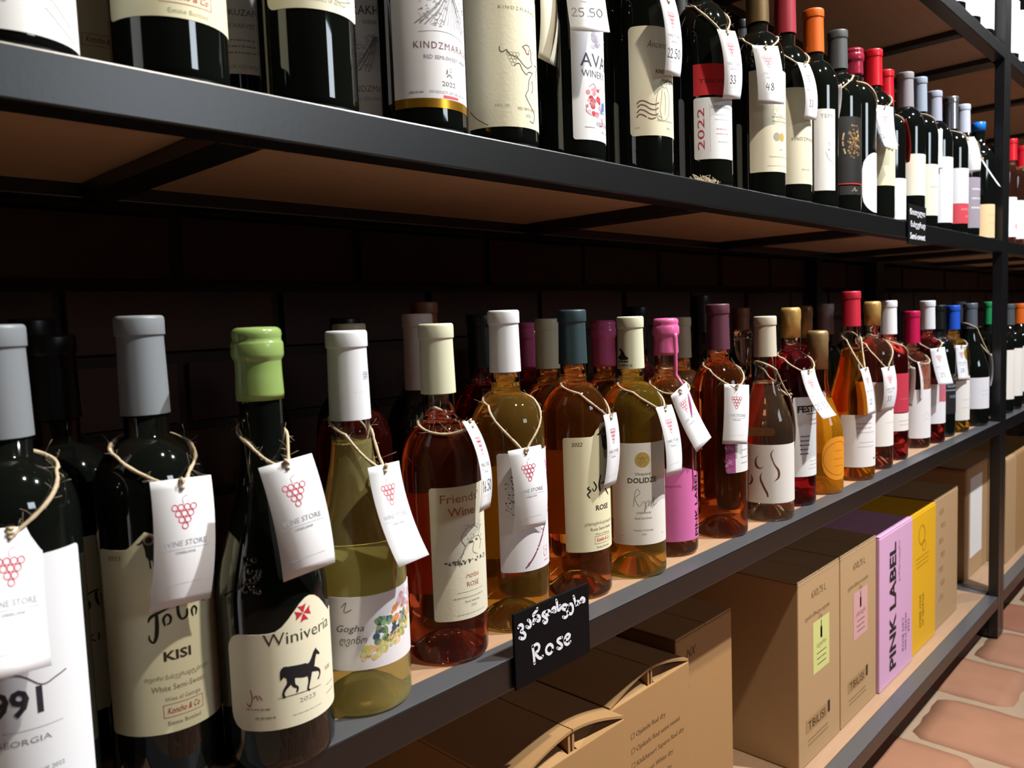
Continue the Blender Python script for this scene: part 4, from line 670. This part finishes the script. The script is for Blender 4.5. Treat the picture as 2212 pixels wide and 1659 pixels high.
price_tag((.612, .022, 1.246, -1.3, .05, .1, -.3, .04), A['a5'], 'cream tag seen from behind, right of the line dancer label', hexm=paper('D8D4BC'), plain=True, group=TG)  # card colour carries the cream tone of the shade it hangs in
price_tag((1.352, .030, 1.276, -.68, .05, .1, -.5, .040), A['a12'], 'shaded tag seen from its back, left of the bronze relief', plain=True, group=TG)
price_tag((1.500, .018, 1.268, -1.40, .05, .42, .1, .040), A['a13'], 'edge-on white tag leaning out above the half-round label', plain=True, group=TG)
price_tag((1.690, .030, 1.272, -.98, .05, .35, -.5, .040), A['a15'], 'red tag seen edge-on below the shorter red cap', hexm=paper('C83830'), plain=True, group=TG)
price_tag((2.225, .016, 1.262, -1.50, .05, .45, .1, .040), A['a20'], 'edge-on white tag sticking out left of the kraft label', plain=True, group=TG)
price_tag((1.775, .040, .780, -.80, .05, .1, -.3, .040), B['w16'], 'shaded tag seen from behind over the red label', plain=True, group=TG)
price_tag((2.340, .018, .775, -1.15, .05, .2, -.4, .040), B['champ21'], 'edge-on white tag on the broad black sparkling bottle', plain=True, group=TG)
# tuft of loose twine on the upper rail
mb = MB(); rnd = random.Random(4)
for i in range(46):
    p = Vector((rnd.uniform(-.022, .022), rnd.uniform(-.008, .006), 0)); tube(mb, [Vector(q) for q in catmull([tuple(p), tuple(p+Vector((rnd.uniform(-.012, .012), rnd.uniform(-.004, .004), rnd.uniform(.002, .010)))), tuple(p+Vector((rnd.uniform(-.018, .018), rnd.uniform(-.006, .006), rnd.uniform(0, .004))))], 4)], .00028, TWINE, 3)
o = mb.build('twine_tuft', None, (.895, .016, ZA+.0006)); o['label'] = 'frayed tuft of jute twine lying on the upper rail'; o['category'] = 'twine'
# ------------------------------------------------------------------ chalk signs
BOARD = mat('chalkboard_black', (.003, .003, .0035), .6, spec=.15)
def sign(label, x0, x1, z0, z1, rail, items):
    cx = (x0+x1)/2; o = empty('chalk_sign', (cx, -.0045, z0), label, 'sign', 'hand-lettered black shelf signs')
    mb = MB(); box(mb, x0-cx, x1-cx, 0, .0028, 0, z1-z0, BOARD, .0004); bd = mb.build('board', o)
    mb = MB(); box(mb, -.012, .012, .0029, .0041, rail-.02-z0, rail+.0006-z0, METAL); box(mb, -.012, .012, .0042, .026, rail+.0003-z0, rail+.0015-z0, METAL); mb.build('hook', o)
    prints(items, lambda x, y: (x/1000, -.0003, y/1000), bd, 'lettering')
sign('black card lettered Rose in white, clipped to the middle rail', .505, .6165, .562, .6355, ZB, [('l', [[(a, b+38) for a, b in st] for st in SIGN_ROSE], 3.1, 'E4E8F2')])
sign('small black card with three lines of white script on the upper rail', 1.615, 1.722, 1.026, 1.101, ZA, [('t', 'წითელი', 0, 56, 10, 'DDE0E8', {'w': 92, 'b': .02}), ('t', 'ნახევრად', 4, 33, 10, 'DDE0E8', {'w': 90, 'b': .02}), ('t', 'Semi-sweet', 2, 10, 12, 'DDE0E8', {'w': 92, 'b': .02})])
# ------------------------------------------------------------------ cartons on the bottom shelf
GC = 'wine cartons on the bottom shelf'
def carton(label, x0, x1, y, dep, h, m, items=(), bulge=0, seam=True, z0=ZC+.0004):
    w = x1-x0; o = empty('wine_carton', (x0, y, z0), label, 'box', GC)
    fp = lambda a, b: (a/1000, -.0003, b/1000)
    if not bulge:
        mb = MB(); box(mb, 0, w, 0, dep, 0, h-.0035, m, .002); bd = mb.build('body', o)
        for s in (0, 1):
            mb = MB(); box(mb, .0006 if not s else w/2+.0006, w/2-.0006 if not s else w-.0006, .0006, dep-.0006, h-.0033, h, m, .0008); mb.build('flap', o)
    else:
        mb = MB(); t = .004
        box(mb, 0, w, 0, t, 0, h, m, .001); box(mb, 0, w, dep-t, dep, 0, h, m, .001); box(mb, 0, t, t+.0002, dep-t-.0002, 0, h, m, .001); box(mb, w-t, w, t+.0002, dep-t-.0002, 0, h, m, .001); box(mb, t, w-t, t, dep-t, .001, .005, m); bd = mb.build('body', o)
        n = 10
        for s in (0, 1):
            mb = MB(); vs = []; fs = []
            for i in range(n+1):
                q = i/n; x = (w/2-.0008)*q; x = x if not s else w-x; z = h+.0006+bulge*math.sin(q*1.45)/.993
                vs += [(x, .001, z), (x, dep-.001, z), (x, .001, z+.0032), (x, dep-.001, z+.0032)]
            for i in range(n): k = 4*i; fs += [(k, k+1, k+5, k+4), (k+2, k+6, k+7, k+3), (k, k+4, k+6, k+2), (k+1, k+3, k+7, k+5)]
            fs += [(0, 2, 3, 1), (4*n, 4*n+1, 4*n+3, 4*n+2)]
            mb.add(vs, fs, m); mb.build('flap', o)
            xa = w/2-.0055 if not s else w/2+.0015
            mb = MB(); box(mb, xa, xa+.0036, .003, dep-.003, h-.012, h+bulge-.0008, m); mb.build('handle_leaf', o)
            xa, xb = (.003, w/2-.008) if not s else (w/2+.008, w-.003)
            mb = MB(); c0, c1 = (xa, xb) if not s else (xb, xa)
            mb.add([(xa, .0002, h-.0002), (xb, .0002, h-.0002), (c1, .030, h+bulge*.45), (c0+(.012 if not s else -.012)*0, .030, h+.001)] if not s else [(xa, .0002, h-.0002), (xb, .0002, h-.0002), (xb, .030, h+.001), (xa, .030, h+bulge*.45)], [(0, 1, 2, 3)], m); mb.build('inner_flap', o)
    if items: prints(items, fp, bd)
    return o
PK = '6E5538'
carton('nearest kraft carton with bulging split handle flaps', .532, .719, .030, .27, .3205, KRAFT, [], bulge=.022)
carton('second kraft carton with bulging flaps and printed wine list', .7215, .899, .052, .25, .3215, KRAFT, [(*it[:1], *it[1:]) for it in [
    ('t', '☐ Ojaleshi Red dry', 40, 269, 6.5, PK, {'al': 'l', 'w': 78, 'sh': .1}), ('t', '☐ Ojaleshi Red semi sweet', 40, 250, 6.5, PK, {'al': 'l', 'w': 112, 'sh': .1}), ('t', '☐ Khikhanuri Sapere Red dry', 40, 231, 6.5, PK, {'al': 'l', 'w': 122, 'sh': .1}), ('t', '☐ Tsolikouri White dry', 40, 212, 6.5, PK, {'al': 'l', 'w': 94, 'sh': .1}), ('t', '☐ Krakhuna White dry', 40, 193, 6.5, PK, {'al': 'l', 'w': 90, 'sh': .1})]], bulge=.02)
carton('tall plain kraft carton standing right of the printed wine list', .903, 1.060, .075, .22, .344, KRAFT, [('t', 'NX', 40, 308, 13, '4A3620', {'sh': .3, 'w': 26}), ('l', [[(30, 280), (32, 262), (26, 256)]], 1.2, '4A3620')])
def vol(x, z): return [('t', '6X0,75 L', x, z, 13, PK, {'w': 62}), ('t', 'ღვინო მშრალი თეთრი', x-6, z-34, 7, '8A6E48', {'w': 104}), ('t', '12%', x+6, z-46, 7, '8A6E48')]
def foot(x): return [('b', x-55, 56, x+35, 80, 'A2835A'), ('t', 'TBILISI', x-10, 60, 15, PK, {'w': 72}), ('b', x+38, 60, x+48, 82, '2E2218'), *lines(x-50, x+40, [40, 32], '8A6E48', 2)]
def bottlepic(x, z, c): return [('b', x-4, z, x+4, z+20, c), ('b', x-1.6, z+20, x+1.6, z+32, c)]
carton('kraft carton with lime green sticker', 1.250, 1.429, .055, .24, .334, KRAFT2, [*vol(86, 292), ('b', 60, 152, 130, 246, 'CFD386'), ('t', 'თეთრი', 95, 196, 8, '8A8E4A', {'w': 40}), *bottlepic(95, 210, '6E6E3A'), *lines(76, 116, [184, 174, 164], '9A9E5A', 2), *foot(84)])
carton('kraft carton with pale pink sticker', 1.433, 1.618, .055, .24, .3335, KRAFT2, [*vol(94, 292), ('b', 64, 152, 137, 246, 'CFA0A0'), ('t', 'ვარდისფერი', 100, 196, 8, '9A6A70', {'w': 50}), *bottlepic(100, 210, '4A2E34'), *lines(80, 122, [184, 174, 164], 'A87A80', 2), *foot(90)])
PINKB = mat('pink_printed_board', srgb(214, 168, 206), .5); YELB = mat('yellow_printed_board', srgb(228, 176, 20), .5)
carton('pink carton lettered PINK LABEL in black', 1.624, 1.829, .050, .24, .3275, PINKB, [('t', 'PINK LABEL', 96, 162, 37, '1E141C', {'rot': 90, 'w': 272, 'b': .035}), ('t', 'ვარდისფერი', 122, 250, 9, '8A5A86', {'rot': 90, 'w': 90}),
    ('t', 'ROSE DRY', 148, 82, 11, '3A2438', {'rot': 90, 'w': 76}), ('t', 'WINE OF GEORGIA', 166, 82, 11, '3A2438', {'rot': 90, 'w': 86}), ('t', '2022', 184, 90, 11, '3A2438', {'rot': 90})])
carton('yellow carton with faint olive printing', 1.832, 2.017, .055, .24, .3235, YELB, [('r', 80, 268, 22, 4, 'B88A10'), ('r', 96, 240, 12, 3, 'B88A10'), *lines(40, 130, [216, 206, 196], 'C2950F', 3), ('t', 'AMBER WINE', 76, 90, 13, '6E5410', {'rot': 90, 'w': 78}), ('t', 'OF GEORGIA', 96, 90, 13, '6E5410', {'rot': 90, 'w': 78})])
carton('small kraft carton between yellow carton and the gap', 2.021, 2.222, .060, .24, .326, KRAFT2, [('t', ch, 60+14*(i % 2), 280-36*i, 14, '9A7E58', {'w': 34}) for i, ch in enumerate(('KISI', 'MTS', 'RKA', 'RED', 'DRY', 'GEO', 'LTD'))])
o = carton('taller kraft carton with white sticker behind the double post', 2.447, 2.700, .100, .2, .322, KRAFT2, [('b', 60, 55, 190, 290, 'E8E8E8')])
carton('kraft carton in far rack, right of the double post', 2.705, 2.83, .05, .24, .318, KRAFT2)
carton('deep brown kraft carton in far rack next to another', 2.835, 3.02, .05, .24, .318, KRAFT)
carton('last kraft carton visible in the far rack', 3.03, 3.22, .05, .24, .318, KRAFT)
